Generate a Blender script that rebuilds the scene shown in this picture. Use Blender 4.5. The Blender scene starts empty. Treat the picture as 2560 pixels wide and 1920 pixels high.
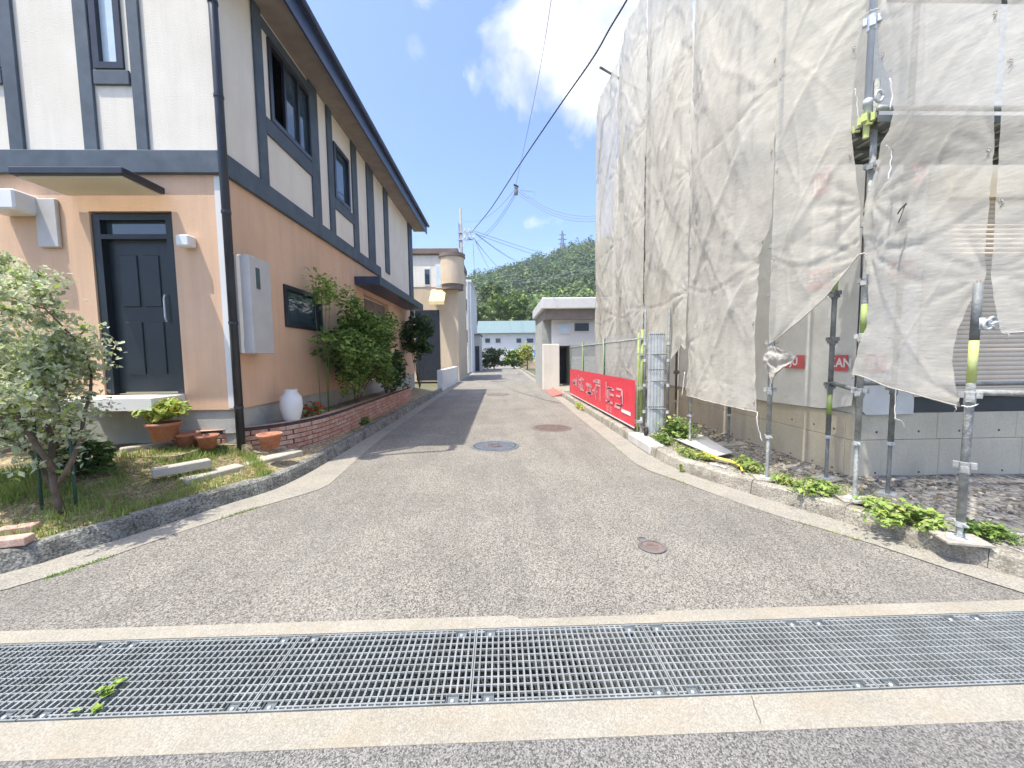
import bpy, math, random
import numpy as np
from mathutils import Vector, Matrix, noise
from math import sin, cos, tan, pi, radians, sqrt, atan2, exp
random.seed(7); np.random.seed(7)
scene = bpy.context.scene
COL = scene.collection

# ------------------------------------------------------------------ camera
CAMH = 1.55
FPX = 961.0
TH = math.atan(70.3/FPX); YAW = math.atan(27/FPX); PHI = math.atan(.012)
fw = Vector((sin(YAW)*cos(TH), cos(YAW)*cos(TH), -sin(TH)))
r0 = Vector((cos(YAW), -sin(YAW), 0)); u0 = r0.cross(fw)
RT = r0*cos(PHI) - u0*sin(PHI); UP = u0*cos(PHI) + r0*sin(PHI)
camd = bpy.data.cameras.new('camera'); cam = bpy.data.objects.new('camera', camd); COL.objects.link(cam)
cam.matrix_world = Matrix(((RT.x, UP.x, -fw.x, 0), (RT.y, UP.y, -fw.y, 0), (RT.z, UP.z, -fw.z, CAMH), (0, 0, 0, 1)))
camd.sensor_width = 36; camd.lens = 36*FPX/2560
camd.clip_start = .05; camd.clip_end = 2000
scene.camera = cam
CC = Vector((0, 0, CAMH))
def ray(x, y): return fw + RT*((x-1280)/FPX) - UP*((y-960)/FPX)
def G(x, y, h=0.0):                      # photograph pixel -> point on the level h
    d = ray(x, y); return CC + d*((h-CAMH)/d.z)
def D(x, y, Y):                          # photograph pixel -> point on the wall plane at Y
    d = ray(x, y); return CC + d*(Y/d.y)
def XP(x, y, X):                         # photograph pixel -> point on the wall plane at X
    d = ray(x, y); return CC + d*(X/d.x)

# ------------------------------------------------------------------ light
LDIR = Vector((.317, .235, -1)).normalized()     # way the sunlight travels
sund = bpy.data.lights.new('sun', 'SUN'); sun = bpy.data.objects.new('sun', sund); COL.objects.link(sun)
sund.energy = 2.5; sund.angle = radians(.53); sund.color = (1, .96, .86)
sun.rotation_euler = LDIR.to_track_quat('-Z', 'Y').to_euler(); sun.location = (-20, -15, 60)
world = bpy.data.worlds.new('World'); scene.world = world; world.use_nodes = True
wn = world.node_tree.nodes; wl = world.node_tree.links; wn.clear()
sky = wn.new('ShaderNodeTexSky'); sky.sky_type = 'NISHITA'; sky.sun_disc = False
sky.sun_elevation = math.asin(-LDIR.z); sky.sun_rotation = math.atan2(-LDIR.x, -LDIR.y) % (2*pi)
sky.air_density = 1.0; sky.dust_density = 3.0; sky.ozone_density = 2.2
bg = wn.new('ShaderNodeBackground'); bg.inputs[1].default_value = .15
bgc = wn.new('ShaderNodeBackground'); bgc.inputs[1].default_value = .15
mixs = wn.new('ShaderNodeMixShader'); wout = wn.new('ShaderNodeOutputWorld')
tc = wn.new('ShaderNodeTexCoord')
def wmath(op, a, b=None, c=None, clamp=False):
    n = wn.new('ShaderNodeMath'); n.operation = op; n.use_clamp = clamp
    for k, v in enumerate((a, b, c)):
        if v is None: continue
        if isinstance(v, (int, float)): n.inputs[k].default_value = v
        else: wl.new(v, n.inputs[k])
    return n.outputs[0]
def wnoise(scale, detail, dist=0, vec=None, rough=.55):
    n = wn.new('ShaderNodeTexNoise'); n.inputs['Scale'].default_value = scale; n.inputs['Detail'].default_value = detail
    n.inputs['Distortion'].default_value = dist; n.inputs['Roughness'].default_value = rough
    wl.new(vec or tc.outputs['Generated'], n.inputs['Vector']); return n.outputs['Fac']
def bump_at(px, py, rad):                # a bank of cloud at one place of the sky
    d = ray(px, py).normalized()
    n = wn.new('ShaderNodeVectorMath'); n.operation = 'DISTANCE'; n.inputs[1].default_value = d
    wl.new(tc.outputs['Generated'], n.inputs[0])
    return wmath('SUBTRACT', 1, wmath('DIVIDE', n.outputs['Value'], rad), clamp=True)
mpw = wn.new('ShaderNodeMapping'); mpw.inputs['Location'].default_value = (12.1, 0, 0); wl.new(tc.outputs['Generated'], mpw.inputs['Vector'])
n1 = wnoise(5.5, 9, .5, rough=.6); n2 = wnoise(1.7, 3, vec=mpw.outputs[0])
banks = wmath('MAXIMUM', wmath('MAXIMUM', bump_at(1545, 10, .30), bump_at(1400, 70, .20)), wmath('MAXIMUM', bump_at(1510, 180, .17), bump_at(1620, 110, .22)))
far = wmath('MULTIPLY', wmath('SUBTRACT', n2, .50, clamp=True), 4.0)  # cloud cover mostly outside the view, raised to add fill light
dens = wmath('ADD', wmath('MAXIMUM', wmath('MULTIPLY', banks, 1.0), far), wmath('MULTIPLY', wmath('SUBTRACT', n1, .5), 1.5))
fac = wmath('MULTIPLY', wmath('SUBTRACT', dens, .30), 2.6, clamp=True)
fac = wmath('MULTIPLY', fac, .93)
shade = wnoise(9, 6, .3)
cr = wn.new('ShaderNodeValToRGB'); cr.color_ramp.elements[0].position = .35; cr.color_ramp.elements[1].position = .62
cr.color_ramp.elements[0].color = (2.1, 2.25, 2.65, 1); cr.color_ramp.elements[1].color = (3.6, 3.6, 3.6, 1)
wl.new(shade, cr.inputs[0]); wl.new(cr.outputs[0], bgc.inputs[0])
skm = wn.new('ShaderNodeMix'); skm.data_type = 'RGBA'; skm.blend_type = 'MULTIPLY'; skm.inputs[0].default_value = 1
skm.inputs[7].default_value = (.70, .76, .90, 1)
wl.new(sky.outputs[0], skm.inputs[6]); wl.new(skm.outputs[2], bg.inputs[0])
wl.new(bg.outputs[0], mixs.inputs[1]); wl.new(bgc.outputs[0], mixs.inputs[2]); wl.new(fac, mixs.inputs[0])
wl.new(mixs.outputs[0], wout.inputs[0])
vs = scene.view_settings; vs.view_transform = 'Standard'; vs.look = 'None'; vs.gamma = 1; vs.use_curve_mapping = False
vs.exposure = 1.46
scene.cycles.max_bounces = 8; scene.cycles.transparent_max_bounces = 16; scene.cycles.diffuse_bounces = 4

# ------------------------------------------------------------------ materials
def mat(name, c1, c2=None, scale=4, rough=.8, metal=0, bump=0, bscale=60, fine=None, obj=False, lo=.35, hi=.65, spec=.5,
        stain=None, stain_scale=2, stain_amt=.5, stretch=None, trans=0, streak=None):
    """two-tone noise colour + fine speckle + large stains + fine relief"""
    m = bpy.data.materials.new(name); m.use_nodes = True; nt = m.node_tree; nd = nt.nodes; lk = nt.links
    b = nd['Principled BSDF']; b.inputs['Roughness'].default_value = rough; b.inputs['Metallic'].default_value = metal
    b.inputs['Specular IOR Level'].default_value = spec
    if obj: v = nd.new('ShaderNodeTexCoord').outputs['Object']
    else: v = nd.new('ShaderNodeNewGeometry').outputs['Position']
    if stretch:
        mp = nd.new('ShaderNodeMapping'); mp.inputs['Scale'].default_value = stretch; lk.new(v, mp.inputs['Vector']); v = mp.outputs[0]
    def ns(s, d=5, r=.6):
        n = nd.new('ShaderNodeTexNoise'); n.inputs['Scale'].default_value = s; n.inputs['Detail'].default_value = d; n.inputs['Roughness'].default_value = r
        lk.new(v, n.inputs['Vector']); return n.outputs['Fac']
    def mixc(f, a, bb, mode='MIX'):
        n = nd.new('ShaderNodeMix'); n.data_type = 'RGBA'; n.blend_type = mode
        for i, x in ((0, f), (6, a), (7, bb)):
            if isinstance(x, (int, float)): n.inputs[i].default_value = x
            elif isinstance(x, tuple): n.inputs[i].default_value = (*x, 1)
            else: lk.new(x, n.inputs[i])
        return n.outputs[2]
    def ramp(f, a, bb):
        n = nd.new('ShaderNodeMapRange'); n.inputs[1].default_value = a; n.inputs[2].default_value = bb; lk.new(f, n.inputs[0]); return n.outputs[0]
    c = mixc(ramp(ns(scale), lo, hi), c1, c2 or c1)
    if fine:                                  # (scale, darkest, lightest) per-grain multiplier
        vo = nd.new('ShaderNodeTexVoronoi'); vo.inputs['Scale'].default_value = fine[0]; lk.new(v, vo.inputs['Vector'])
        bw = nd.new('ShaderNodeRGBToBW'); lk.new(vo.outputs['Color'], bw.inputs[0])
        g = ramp(bw.outputs[0], .2, .8)
        c = mixc(1.0, c, mixc(g, (fine[1],)*3, (fine[2],)*3), 'MULTIPLY')
    if stain:
        c = mixc(mixs_f(nd, lk, ramp(ns(stain_scale, 7, .7), .48, .72), stain_amt), c, stain)
    if streak:                                # (mapping scale, colour multiplier, amount): drawn-out wear or rain marks
        mp = nd.new('ShaderNodeMapping'); mp.inputs['Scale'].default_value = streak[0]; lk.new(v, mp.inputs['Vector'])
        n = nd.new('ShaderNodeTexNoise'); n.inputs['Scale'].default_value = 1; n.inputs['Detail'].default_value = 7; n.inputs['Roughness'].default_value = .65; lk.new(mp.outputs[0], n.inputs['Vector'])
        c = mixc(mixs_f(nd, lk, ramp(n.outputs['Fac'], .45, .70), streak[2]), c, mixc(1.0, c, (streak[1],)*3, 'MULTIPLY'))
    lk.new(c, b.inputs['Base Color'])
    if trans:
        b.inputs['Transmission Weight'].default_value = 0
        tr = nd.new('ShaderNodeBsdfTranslucent'); lk.new(c, tr.inputs[0]); ms = nd.new('ShaderNodeMixShader'); ms.inputs[0].default_value = trans
        lk.new(b.outputs[0], ms.inputs[1]); lk.new(tr.outputs[0], ms.inputs[2]); lk.new(ms.outputs[0], nd['Material Output'].inputs[0])
    if bump:
        bn = nd.new('ShaderNodeBump'); bn.inputs['Strength'].default_value = bump; bn.inputs['Distance'].default_value = .02
        lk.new(ns(bscale, 4), bn.inputs['Height']); lk.new(bn.outputs[0], b.inputs['Normal'])
    return m
def mixs_f(nd, lk, f, amt):
    n = nd.new('ShaderNodeMath'); n.operation = 'MULTIPLY'; n.inputs[1].default_value = amt; lk.new(f, n.inputs[0]); return n.outputs[0]

MT = {}
MT['asphalt'] = mat('asphalt', (.19, .172, .143), (.232, .212, .176), 1.1, .9, bump=.6, bscale=150, fine=(135, .42, 1.72), stain=(.15, .142, .124), stain_scale=.7, stain_amt=.55, streak=((2.6, .22, 1), .74, .6))
MT['asphalt_new'] = mat('asphalt_new', (.13, .122, .11), (.165, .154, .138), .9, .8, bump=.45, bscale=160, fine=(170, .45, 1.9), stain=(.085, .08, .075), stain_scale=1.2, stain_amt=.3)
MT['strip'] = mat('strip_concrete', (.285, .26, .205), (.33, .30, .24), 3, .9, bump=.3, bscale=120, fine=(170, .80, 1.12), stain=(.30, .24, .16), stain_scale=2.5, stain_amt=.6)
MT['gutter'] = mat('gutter_concrete', (.27, .245, .20), (.34, .315, .26), 3, .9, bump=.4, bscale=80, fine=(120, .7, 1.2), stain=(.24, .20, .14), stain_scale=3, stain_amt=.55)
MT['kerb'] = mat('kerb_concrete', (.26, .23, .18), (.42, .385, .31), 5, .92, bump=.7, bscale=55, fine=(110, .65, 1.25), stain=(.13, .11, .08), stain_scale=4.5, stain_amt=.8)
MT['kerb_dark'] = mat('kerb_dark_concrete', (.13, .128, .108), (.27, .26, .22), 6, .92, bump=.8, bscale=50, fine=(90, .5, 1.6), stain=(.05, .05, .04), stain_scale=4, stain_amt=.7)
MT['soil'] = mat('soil', (.20, .155, .09), (.36, .29, .17), 2.5, .95, bump=1, bscale=30, fine=(45, .5, 1.5))
MT['gravel'] = mat('gravel', (.17, .15, .125), (.30, .275, .235), 3, .95, bump=1, bscale=25, fine=(30, .45, 1.6))
MT['terrain'] = mat('terrain', (.10, .10, .05), (.16, .15, .09), .05, .95)
MT['debris'] = mat('debris', (.03, .028, .02), (.10, .09, .06), 6, .95, bump=1, bscale=20)
MT['trench'] = mat('trench_concrete', (.16, .155, .14), (.24, .23, .2), 4, .95)
MT['galv'] = mat('galvanised_steel', (.44, .46, .46), (.58, .60, .59), 8, .45, .25, bump=.1, bscale=150)
MT['grate'] = mat('grating_steel', (.24, .255, .245), (.33, .345, .335), 9, .5, .2, stain=(.15, .14, .12), stain_scale=5, stain_amt=.4)
MT['grate_plate'] = mat('grating_plate', (.13, .15, .155), (.17, .19, .195), 6, .5, .2)
MT['galv_dark'] = mat('dull_galvanised', (.20, .22, .23), (.33, .35, .36), 6, .5, .3)
MT['pipe'] = mat('weathered_pipe', (.24, .245, .23), (.40, .41, .38), 9, .6, .2, bump=.3, bscale=60, stain=(.62, .60, .54), stain_scale=9, stain_amt=.8)
MT['pipe_dark'] = mat('dark_weathered_pipe', (.12, .13, .125), (.24, .25, .24), 8, .6, .2, bump=.3, bscale=60, stain=(.42, .41, .37), stain_scale=7, stain_amt=.35)
MT['pipe_white'] = mat('cement_splashed_pipe', (.44, .44, .40), (.26, .265, .24), 14, .75, .05, bump=.6, bscale=50, stain=(.14, .145, .13), stain_scale=16, stain_amt=.7)
MT['pipe_blue'] = mat('clean_blue_grey_pipe', (.52, .58, .64), (.62, .67, .72), 5, .4, .2)
MT['limepaint'] = mat('lime_paint', (.24, .35, .06), (.36, .45, .12), 8, .6, stain=(.32, .33, .26), stain_scale=12, stain_amt=.9)
MT['yellow'] = mat('yellow_green_paint', (.46, .52, .12), (.56, .60, .22), 9, .6, stain=(.42, .42, .36), stain_scale=14, stain_amt=.8)
MT['found'] = mat('foundation_concrete', (.52, .465, .35), (.60, .54, .41), 1.6, .85, bump=.15, bscale=40, fine=(180, .9, 1.06), stain=(.27, .245, .195), stain_scale=1.5, stain_amt=.6, stretch=(1, 1, .45))
MT['joint'] = mat('dark_joint', (.10, .09, .075), (.16, .14, .12), 10, .95)
MT['wrap'] = mat('building_wrap', (.60, .59, .54), (.70, .69, .64), 2.5, .7, bump=.5, bscale=9)
MT['redlogo'] = mat('red_print', (.55, .10, .10), (.62, .13, .13), 8, .7)
MT['pinkprint'] = mat('faded_pink_print', (.72, .33, .35), (.80, .45, .46), 6, .6)
MT['white'] = mat('white_print', (.75, .74, .72), (.80, .79, .77), 8, .7)
MT['beige'] = mat('beige_panel', (.62, .55, .42), (.68, .61, .48), 3, .6)
MT['shutter'] = mat('beige_shutter', (.70, .58, .43), (.78, .66, .51), 3, .5, 0)
MT['flash'] = mat('dark_flashing', (.05, .052, .05), (.075, .078, .075), 2, .7)
MT['doorskin'] = mat('near_black_door', (.008, .014, .018), (.014, .022, .028), 3, .45)
MT['slate'] = mat('slate_blue_board', (.055, .075, .095), (.085, .11, .135), 3, .7, bump=.1, bscale=40)
MT['cream'] = mat('cream_stucco', (.72, .66, .555), (.78, .72, .615), 1.5, .9, bump=.35, bscale=60, streak=((5, 5, .35), .86, .7))
MT['orange'] = mat('peach_stucco', (.66, .43, .275), (.72, .475, .31), 1.3, .9, bump=.4, bscale=70, stain=(.58, .40, .285), stain_scale=1.2, stain_amt=.4, streak=((6, 6, .4), .84, .7))
MT['navy'] = mat('navy_fascia', (.025, .04, .08), (.04, .06, .11), 4, .4)
MT['soffit'] = mat('brown_soffit', (.24, .20, .165), (.30, .255, .21), 4, .8)
MT['dark'] = mat('dark_trim', (.018, .022, .03), (.03, .035, .045), 4, .35)
MT['glass'] = mat('window_glass', (.03, .05, .07), (.05, .08, .10), 1, .04, spec=1.0)
MT['pale_blue'] = mat('pale_blue_sheet', (.50, .60, .66), (.60, .70, .76), 5, .3)
MT['whitepaint'] = mat('white_paint', (.66, .65, .62), (.72, .71, .68), 4, .4)
MT['greybox'] = mat('grey_box', (.45, .43, .40), (.50, .48, .45), 4, .5)
MT['plinth'] = mat('plinth_concrete', (.36, .37, .33), (.44, .44, .40), 3, .9, bump=.3, stain=(.25, .24, .2), stain_scale=2, stain_amt=.6)
MT['rooftile'] = mat('roof_tile', (.06, .07, .09), (.09, .10, .12), 3, .7)
MT['brick'] = mat('red_brick', (.42, .18, .12), (.58, .34, .25), 14, .9, bump=.6, bscale=90, stain=(.55, .47, .38), stain_scale=12, stain_amt=.6)
MT['brick2'] = mat('pale_brick', (.52, .30, .22), (.62, .45, .36), 14, .9, bump=.6, bscale=90, stain=(.25, .18, .14), stain_scale=12, stain_amt=.6)
MT['mortar'] = mat('dark_mortar', (.055, .042, .035), (.09, .07, .055), 10, .95)
MT['terracotta'] = mat('terracotta', (.34, .12, .06), (.46, .19, .11), 9, .85, bump=.3, stain=(.45, .36, .28), stain_scale=7, stain_amt=.6)
MT['iron'] = mat('cast_iron', (.14, .125, .115), (.21, .19, .18), 12, .6, .3, bump=.3, stain=(.28, .21, .16), stain_scale=8, stain_amt=.5)
MT['iron_dark'] = mat('dark_iron', (.05, .055, .065), (.09, .095, .105), 12, .6, .2)
MT['iron_rust'] = mat('rusty_iron', (.15, .11, .095), (.23, .175, .15), 12, .65, .25, bump=.3, stain=(.30, .2, .14), stain_scale=8, stain_amt=.6)
MT['iron_blue'] = mat('blue_grey_iron', (.155, .165, .18), (.235, .245, .26), 12, .55, .3, bump=.3)
MT['cloth'] = mat('netting_cloth', (.44, .40, .335), (.54, .50, .43), 9, .9, bump=.5, bscale=60, trans=.2)
MT['red_sheet'] = mat('red_banner', (.72, .03, .055), (.80, .05, .075), 5, .45, bump=.2, bscale=5)
MT['redramp'] = mat('red_ramp', (.33, .11, .085), (.42, .16, .13), 6, .8)
MT['wood'] = mat('weathered_plywood', (.30, .27, .215), (.42, .385, .32), 6, .85, bump=.3, stretch=(1, 6, 1))
MT['board'] = mat('white_board', (.50, .48, .43), (.60, .58, .53), 3, .7, bump=.3, bscale=20)
MT['hose'] = mat('yellow_hose', (.72, .56, .05), (.80, .66, .12), 20, .5)
MT['cord'] = mat('white_cord', (.66, .64, .58), (.74, .72, .66), 20, .8)
MT['black'] = mat('black_cable', (.012, .012, .014), (.02, .02, .022), 5, .6)
MT['wire'] = mat('hazy_wire', (.20, .24, .32), (.22, .26, .34), 5, .6)  # pale blue tint puts distance haze into the colour
MT['deck'] = mat('deck_plank', (.10, .11, .10), (.17, .18, .165), 5, .6, .3)
MT['pole_conc'] = mat('pole_concrete', (.22, .22, .21), (.28, .28, .265), 3, .9)
MT['lat'] = mat('lattice_steel', (.16, .19, .22), (.20, .23, .26), 3, .6)
MT['bark'] = mat('bark', (.10, .075, .05), (.17, .13, .09), 12, .95, bump=.8, bscale=40)
def leafm(name, a, b, sc=3, tr=.35): return mat(name, a, b, sc, .55, spec=.3, trans=tr)
MT['olive_leaf'] = leafm('pale_olive_leaf', (.50, .54, .33), (.64, .66, .46))
MT['olive_dark'] = leafm('dark_olive_leaf', (.22, .26, .13), (.33, .37, .20))
MT['leaf_bright'] = leafm('bright_leaf', (.20, .31, .06), (.34, .44, .12))
MT['leaf_mid'] = leafm('mid_leaf', (.08, .16, .03), (.15, .25, .06))
MT['leaf_dark'] = leafm('dark_leaf', (.035, .075, .022), (.065, .12, .035))
MT['leaf_lime'] = leafm('lime_leaf', (.30, .42, .08), (.46, .56, .16))
MT['leaf_yellow'] = leafm('yellow_leaf', (.50, .48, .08), (.60, .56, .14))
MT['grass'] = leafm('grass_blade', (.18, .26, .05), (.34, .38, .11))
MT['straw'] = leafm('dry_straw', (.46, .36, .18), (.60, .50, .30))
MT['stone'] = mat('pale_edging', (.40, .36, .29), (.50, .46, .38), 5, .9, bump=.4)
MT['hill1'] = leafm('hill_leaf', (.105, .16, .07), (.145, .20, .085), .05, .35)
MT['hill2'] = leafm('hill_leaf_light', (.17, .235, .085), (.22, .28, .11), .05, .35)
MT['hill3'] = leafm('hill_leaf_dark', (.075, .12, .065), (.10, .145, .08), .05, .35)
MT['valley'] = leafm('valley_leaf', (.20, .30, .06), (.30, .38, .10), .1, .25)
MT['flower'] = leafm('red_flower', (.6, .03, .03), (.7, .08, .05))
MT['greenpost'] = mat('green_stake', (.02, .06, .04), (.035, .09, .06), 4, .5)
MT['teal'] = mat('teal_roof', (.13, .19, .19), (.16, .22, .22), 4, .7)
MT['tan'] = mat('tan_wall', (.58, .45, .30), (.64, .51, .36), 1, .9, streak=((3, 3, .3), .85, .6))
MT['offwhite'] = mat('offwhite_wall', (.66, .65, .62), (.72, .71, .68), 1, .9)
MT['brown'] = mat('brown_trim', (.16, .12, .10), (.20, .16, .13), 3, .8)
MT['awning'] = mat('yellow_awning', (.75, .55, .24), (.80, .62, .30), 3, .8)
MT['plasticgreen'] = mat('green_plastic', (.10, .5, .25), (.12, .55, .3), 3, .4)
MT['rubber'] = mat('rubber', (.015, .015, .015), (.03, .03, .03), 3, .7)
MT['blue'] = mat('blue_panel', (.12, .32, .75), (.14, .35, .8), 3, .5)

def net_material(a0=.10, a1=.22, nm='mesh_netting'):
    m = bpy.data.materials.new(nm); m.use_nodes = True; nd = m.node_tree.nodes; lk = m.node_tree.links; nd.clear()
    out = nd.new('ShaderNodeOutputMaterial'); pos = nd.new('ShaderNodeNewGeometry').outputs['Position']
    def ns(s, d, vec=pos, r=.6):
        n = nd.new('ShaderNodeTexNoise'); n.inputs['Scale'].default_value = s; n.inputs['Detail'].default_value = d; n.inputs['Roughness'].default_value = r
        lk.new(vec, n.inputs['Vector']); return n.outputs['Fac']
    mp = nd.new('ShaderNodeMapping'); mp.inputs['Scale'].default_value = (1, 1, 3.2); lk.new(pos, mp.inputs['Vector'])
    a = ns(1.1, 6); b = ns(14, 6, mp.outputs[0], .75)
    mr = nd.new('ShaderNodeMapRange'); mr.inputs[1].default_value = .3; mr.inputs[2].default_value = .7; lk.new(a, mr.inputs[0])
    cm = nd.new('ShaderNodeMix'); cm.data_type = 'RGBA'; cm.inputs[6].default_value = (.68, .625, .52, 1); cm.inputs[7].default_value = (.74, .70, .60, 1); lk.new(mr.outputs[0], cm.inputs[0])
    m2 = nd.new('ShaderNodeMapRange'); m2.inputs[1].default_value = .3; m2.inputs[2].default_value = .7; m2.inputs[3].default_value = .84; m2.inputs[4].default_value = 1.06; lk.new(b, m2.inputs[0])
    cx = nd.new('ShaderNodeMix'); cx.data_type = 'RGBA'; cx.blend_type = 'MULTIPLY'; cx.inputs[0].default_value = 1; lk.new(cm.outputs[2], cx.inputs[6]); lk.new(m2.outputs[0], cx.inputs[7])
    bn = nd.new('ShaderNodeBump'); bn.inputs['Strength'].default_value = .55; bn.inputs['Distance'].default_value = .012; lk.new(ns(11, 7, mp.outputs[0], .7), bn.inputs['Height'])
    df = nd.new('ShaderNodeBsdfDiffuse'); tl = nd.new('ShaderNodeBsdfTranslucent'); tp = nd.new('ShaderNodeBsdfTransparent')
    for n in (df, tl): lk.new(cx.outputs[2], n.inputs[0])
    lk.new(bn.outputs[0], df.inputs['Normal'])
    m1 = nd.new('ShaderNodeMixShader'); m1.inputs[0].default_value = .34; lk.new(df.outputs[0], m1.inputs[1]); lk.new(tl.outputs[0], m1.inputs[2])
    # weave and imitated shade: how much one sees through it varies a little from place to place
    al = nd.new('ShaderNodeMapRange'); al.inputs[1].default_value = .3; al.inputs[2].default_value = .7; al.inputs[3].default_value = a0; al.inputs[4].default_value = a1; lk.new(ns(.9, 3), al.inputs[0])
    m3 = nd.new('ShaderNodeMixShader'); lk.new(al.outputs[0], m3.inputs[0]); lk.new(m1.outputs[0], m3.inputs[1]); lk.new(tp.outputs[0], m3.inputs[2])
    lk.new(m3.outputs[0], out.inputs[0]); return m
MT['net'] = net_material(); MT['net_shade'] = net_material(.20, .44, 'shaded_mesh_netting')  # second copy made sheerer to imitate shade on the corner and front sheets

# ------------------------------------------------------------------ mesh helpers
BASE = {}
class MB:
    def __init__(s): s.v = []; s.f = []; s.mi = []; s.mats = []; s.cur = 0; s.smooth = False
    def m(s, name):
        if name not in s.mats: s.mats.append(name)
        s.cur = s.mats.index(name); return s
    def add(s, vs, fs):
        o = len(s.v); s.v += [tuple(p) for p in vs]; s.f += [tuple(i+o for i in f) for f in fs]; s.mi += [s.cur]*len(fs); return s
    def box(s, a, b):
        (x0, y0, z0), (x1, y1, z1) = a, b
        x0, x1 = min(x0, x1), max(x0, x1); y0, y1 = min(y0, y1), max(y0, y1); z0, z1 = min(z0, z1), max(z0, z1)
        return s.add([(x0,y0,z0),(x1,y0,z0),(x1,y1,z0),(x0,y1,z0),(x0,y0,z1),(x1,y0,z1),(x1,y1,z1),(x0,y1,z1)],
                     [(0,3,2,1),(4,5,6,7),(0,1,5,4),(1,2,6,5),(2,3,7,6),(3,0,4,7)])
    def bbox(s, a, b, bev=.01):               # box with chamfered edges
        (x0, y0, z0), (x1, y1, z1) = [min(p, q) for p, q in zip(a, b)], [max(p, q) for p, q in zip(a, b)]
        import bmesh
        bm = bmesh.new(); bmesh.ops.create_cube(bm, size=1)
        for v in bm.verts: v.co = ((x0+x1)/2+v.co.x*(x1-x0), (y0+y1)/2+v.co.y*(y1-y0), (z0+z1)/2+v.co.z*(z1-z0))
        bmesh.ops.bevel(bm, geom=bm.edges[:], offset=min(bev, .45*min(x1-x0, y1-y0, z1-z0)), segments=1, affect='EDGES', profile=.5)
        bm.verts.index_update(); s.add([v.co[:] for v in bm.verts], [[v.index for v in f.verts] for f in bm.faces]); bm.free(); return s
    def obox(s, c, ax, ay, az):               # oriented box: centre and three half-axis vectors
        c, ax, ay, az = map(Vector, (c, ax, ay, az))
        if ax.cross(ay).dot(az) < 0: ax = -ax
        P = [c+ax*i+ay*j+az*k for k in (-1, 1) for i, j in ((-1,-1),(1,-1),(1,1),(-1,1))]
        return s.add(P, [(0,3,2,1),(4,5,6,7),(0,1,5,4),(1,2,6,5),(2,3,7,6),(3,0,4,7)])
    def prism(s, poly, z0, z1):
        n = len(poly); ar = sum(poly[i][0]*poly[(i+1)%n][1]-poly[(i+1)%n][0]*poly[i][1] for i in range(n))
        if ar < 0: poly = poly[::-1]
        return s.add([(p[0], p[1], z0) for p in poly]+[(p[0], p[1], z1) for p in poly],
                     [tuple(range(n))[::-1], tuple(range(n, 2*n))]+[(i, (i+1)%n, n+(i+1)%n, n+i) for i in range(n)])
    def tube(s, pts, r, n=10, r2=None, cap=True):
        pts = [Vector(p) for p in pts]; L = len(pts); o = len(s.v); ref = None
        for i, p in enumerate(pts):
            t = (pts[min(i+1, L-1)]-pts[max(i-1, 0)]).normalized()
            if ref is None: ref = t.orthogonal().normalized()
            ref = (ref - t*ref.dot(t)).normalized(); q = t.cross(ref)
            rr = r if r2 is None else r+(r2-r)*i/(L-1)
            s.v += [tuple(p+(ref*cos(2*pi*k/n)+q*sin(2*pi*k/n))*rr) for k in range(n)]
        fs = []
        for i in range(L-1):
            for k in range(n): fs.append((o+i*n+k, o+i*n+(k+1)%n, o+(i+1)*n+(k+1)%n, o+(i+1)*n+k))
        if cap: fs.append(tuple(o+k for k in range(n))[::-1]); fs.append(tuple(o+(L-1)*n+k for k in range(n)))
        s.f += fs; s.mi += [s.cur]*len(fs); return s
    def grid(s, P):                            # P[i][j] points
        a, b = len(P), len(P[0]); o = len(s.v); s.v += [tuple(p) for row in P for p in row]
        fs = [(o+i*b+j, o+i*b+j+1, o+(i+1)*b+j+1, o+(i+1)*b+j) for i in range(a-1) for j in range(b-1)]
        s.f += fs; s.mi += [s.cur]*len(fs); return s
    def disc(s, c, r, z0, z1, n=32, sx=1):
        return s.prism([(c[0]+cos(2*pi*k/n)*r*sx, c[1]+sin(2*pi*k/n)*r) for k in range(n)], z0, z1)
    def lathe(s, c, prof, n=20):
        o = len(s.v); c = Vector(c)
        for r, z in prof: s.v += [(c.x+r*cos(2*pi*k/n), c.y+r*sin(2*pi*k/n), c.z+z) for k in range(n)]
        fs = [(o+i*n+k, o+i*n+(k+1)%n, o+(i+1)*n+(k+1)%n, o+(i+1)*n+k) for i in range(len(prof)-1) for k in range(n)]
        s.f += fs; s.mi += [s.cur]*len(fs); return s
    def build(s, name, material=None, parent=None, smooth=False, base=None):
        me = bpy.data.meshes.new(name)
        b = BASE.get(parent.name, Vector()) if parent else (Vector(base) if base else Vector())
        V = np.array(s.v, dtype=float) - np.array(b[:])
        me.from_pydata(V.tolist(), [], s.f)
        if material: me.materials.append(MT[material])
        else:
            for k in s.mats: me.materials.append(MT[k])
            me.polygons.foreach_set('material_index', s.mi)
        if smooth or s.smooth: me.polygons.foreach_set('use_smooth', [True]*len(me.polygons))
        me.update(); o = bpy.data.objects.new(name, me); COL.objects.link(o)
        if parent: o.parent = parent
        elif base: o.location = b
        BASE[o.name] = b
        return o
def thing(name, label, cat, base=(0, 0, 0), group=None):
    o = bpy.data.objects.new(name, None); COL.objects.link(o); o.location = base; o.empty_display_size = .2
    BASE[o.name] = Vector(base); o['label'] = label; o['category'] = cat
    if group: o['group'] = group
    return o
def tag(o, label, cat, group=None):
    o['label'] = label; o['category'] = cat
    if group: o['group'] = group
    return o
def kind(o, k, label=None):
    o['kind'] = k
    if label: o['label'] = label
    return o
def copy_tree(o, parent=None):
    c = o.copy(); COL.objects.link(c); c.parent = parent
    for ch in o.children: copy_tree(ch, c)
    return c
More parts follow.
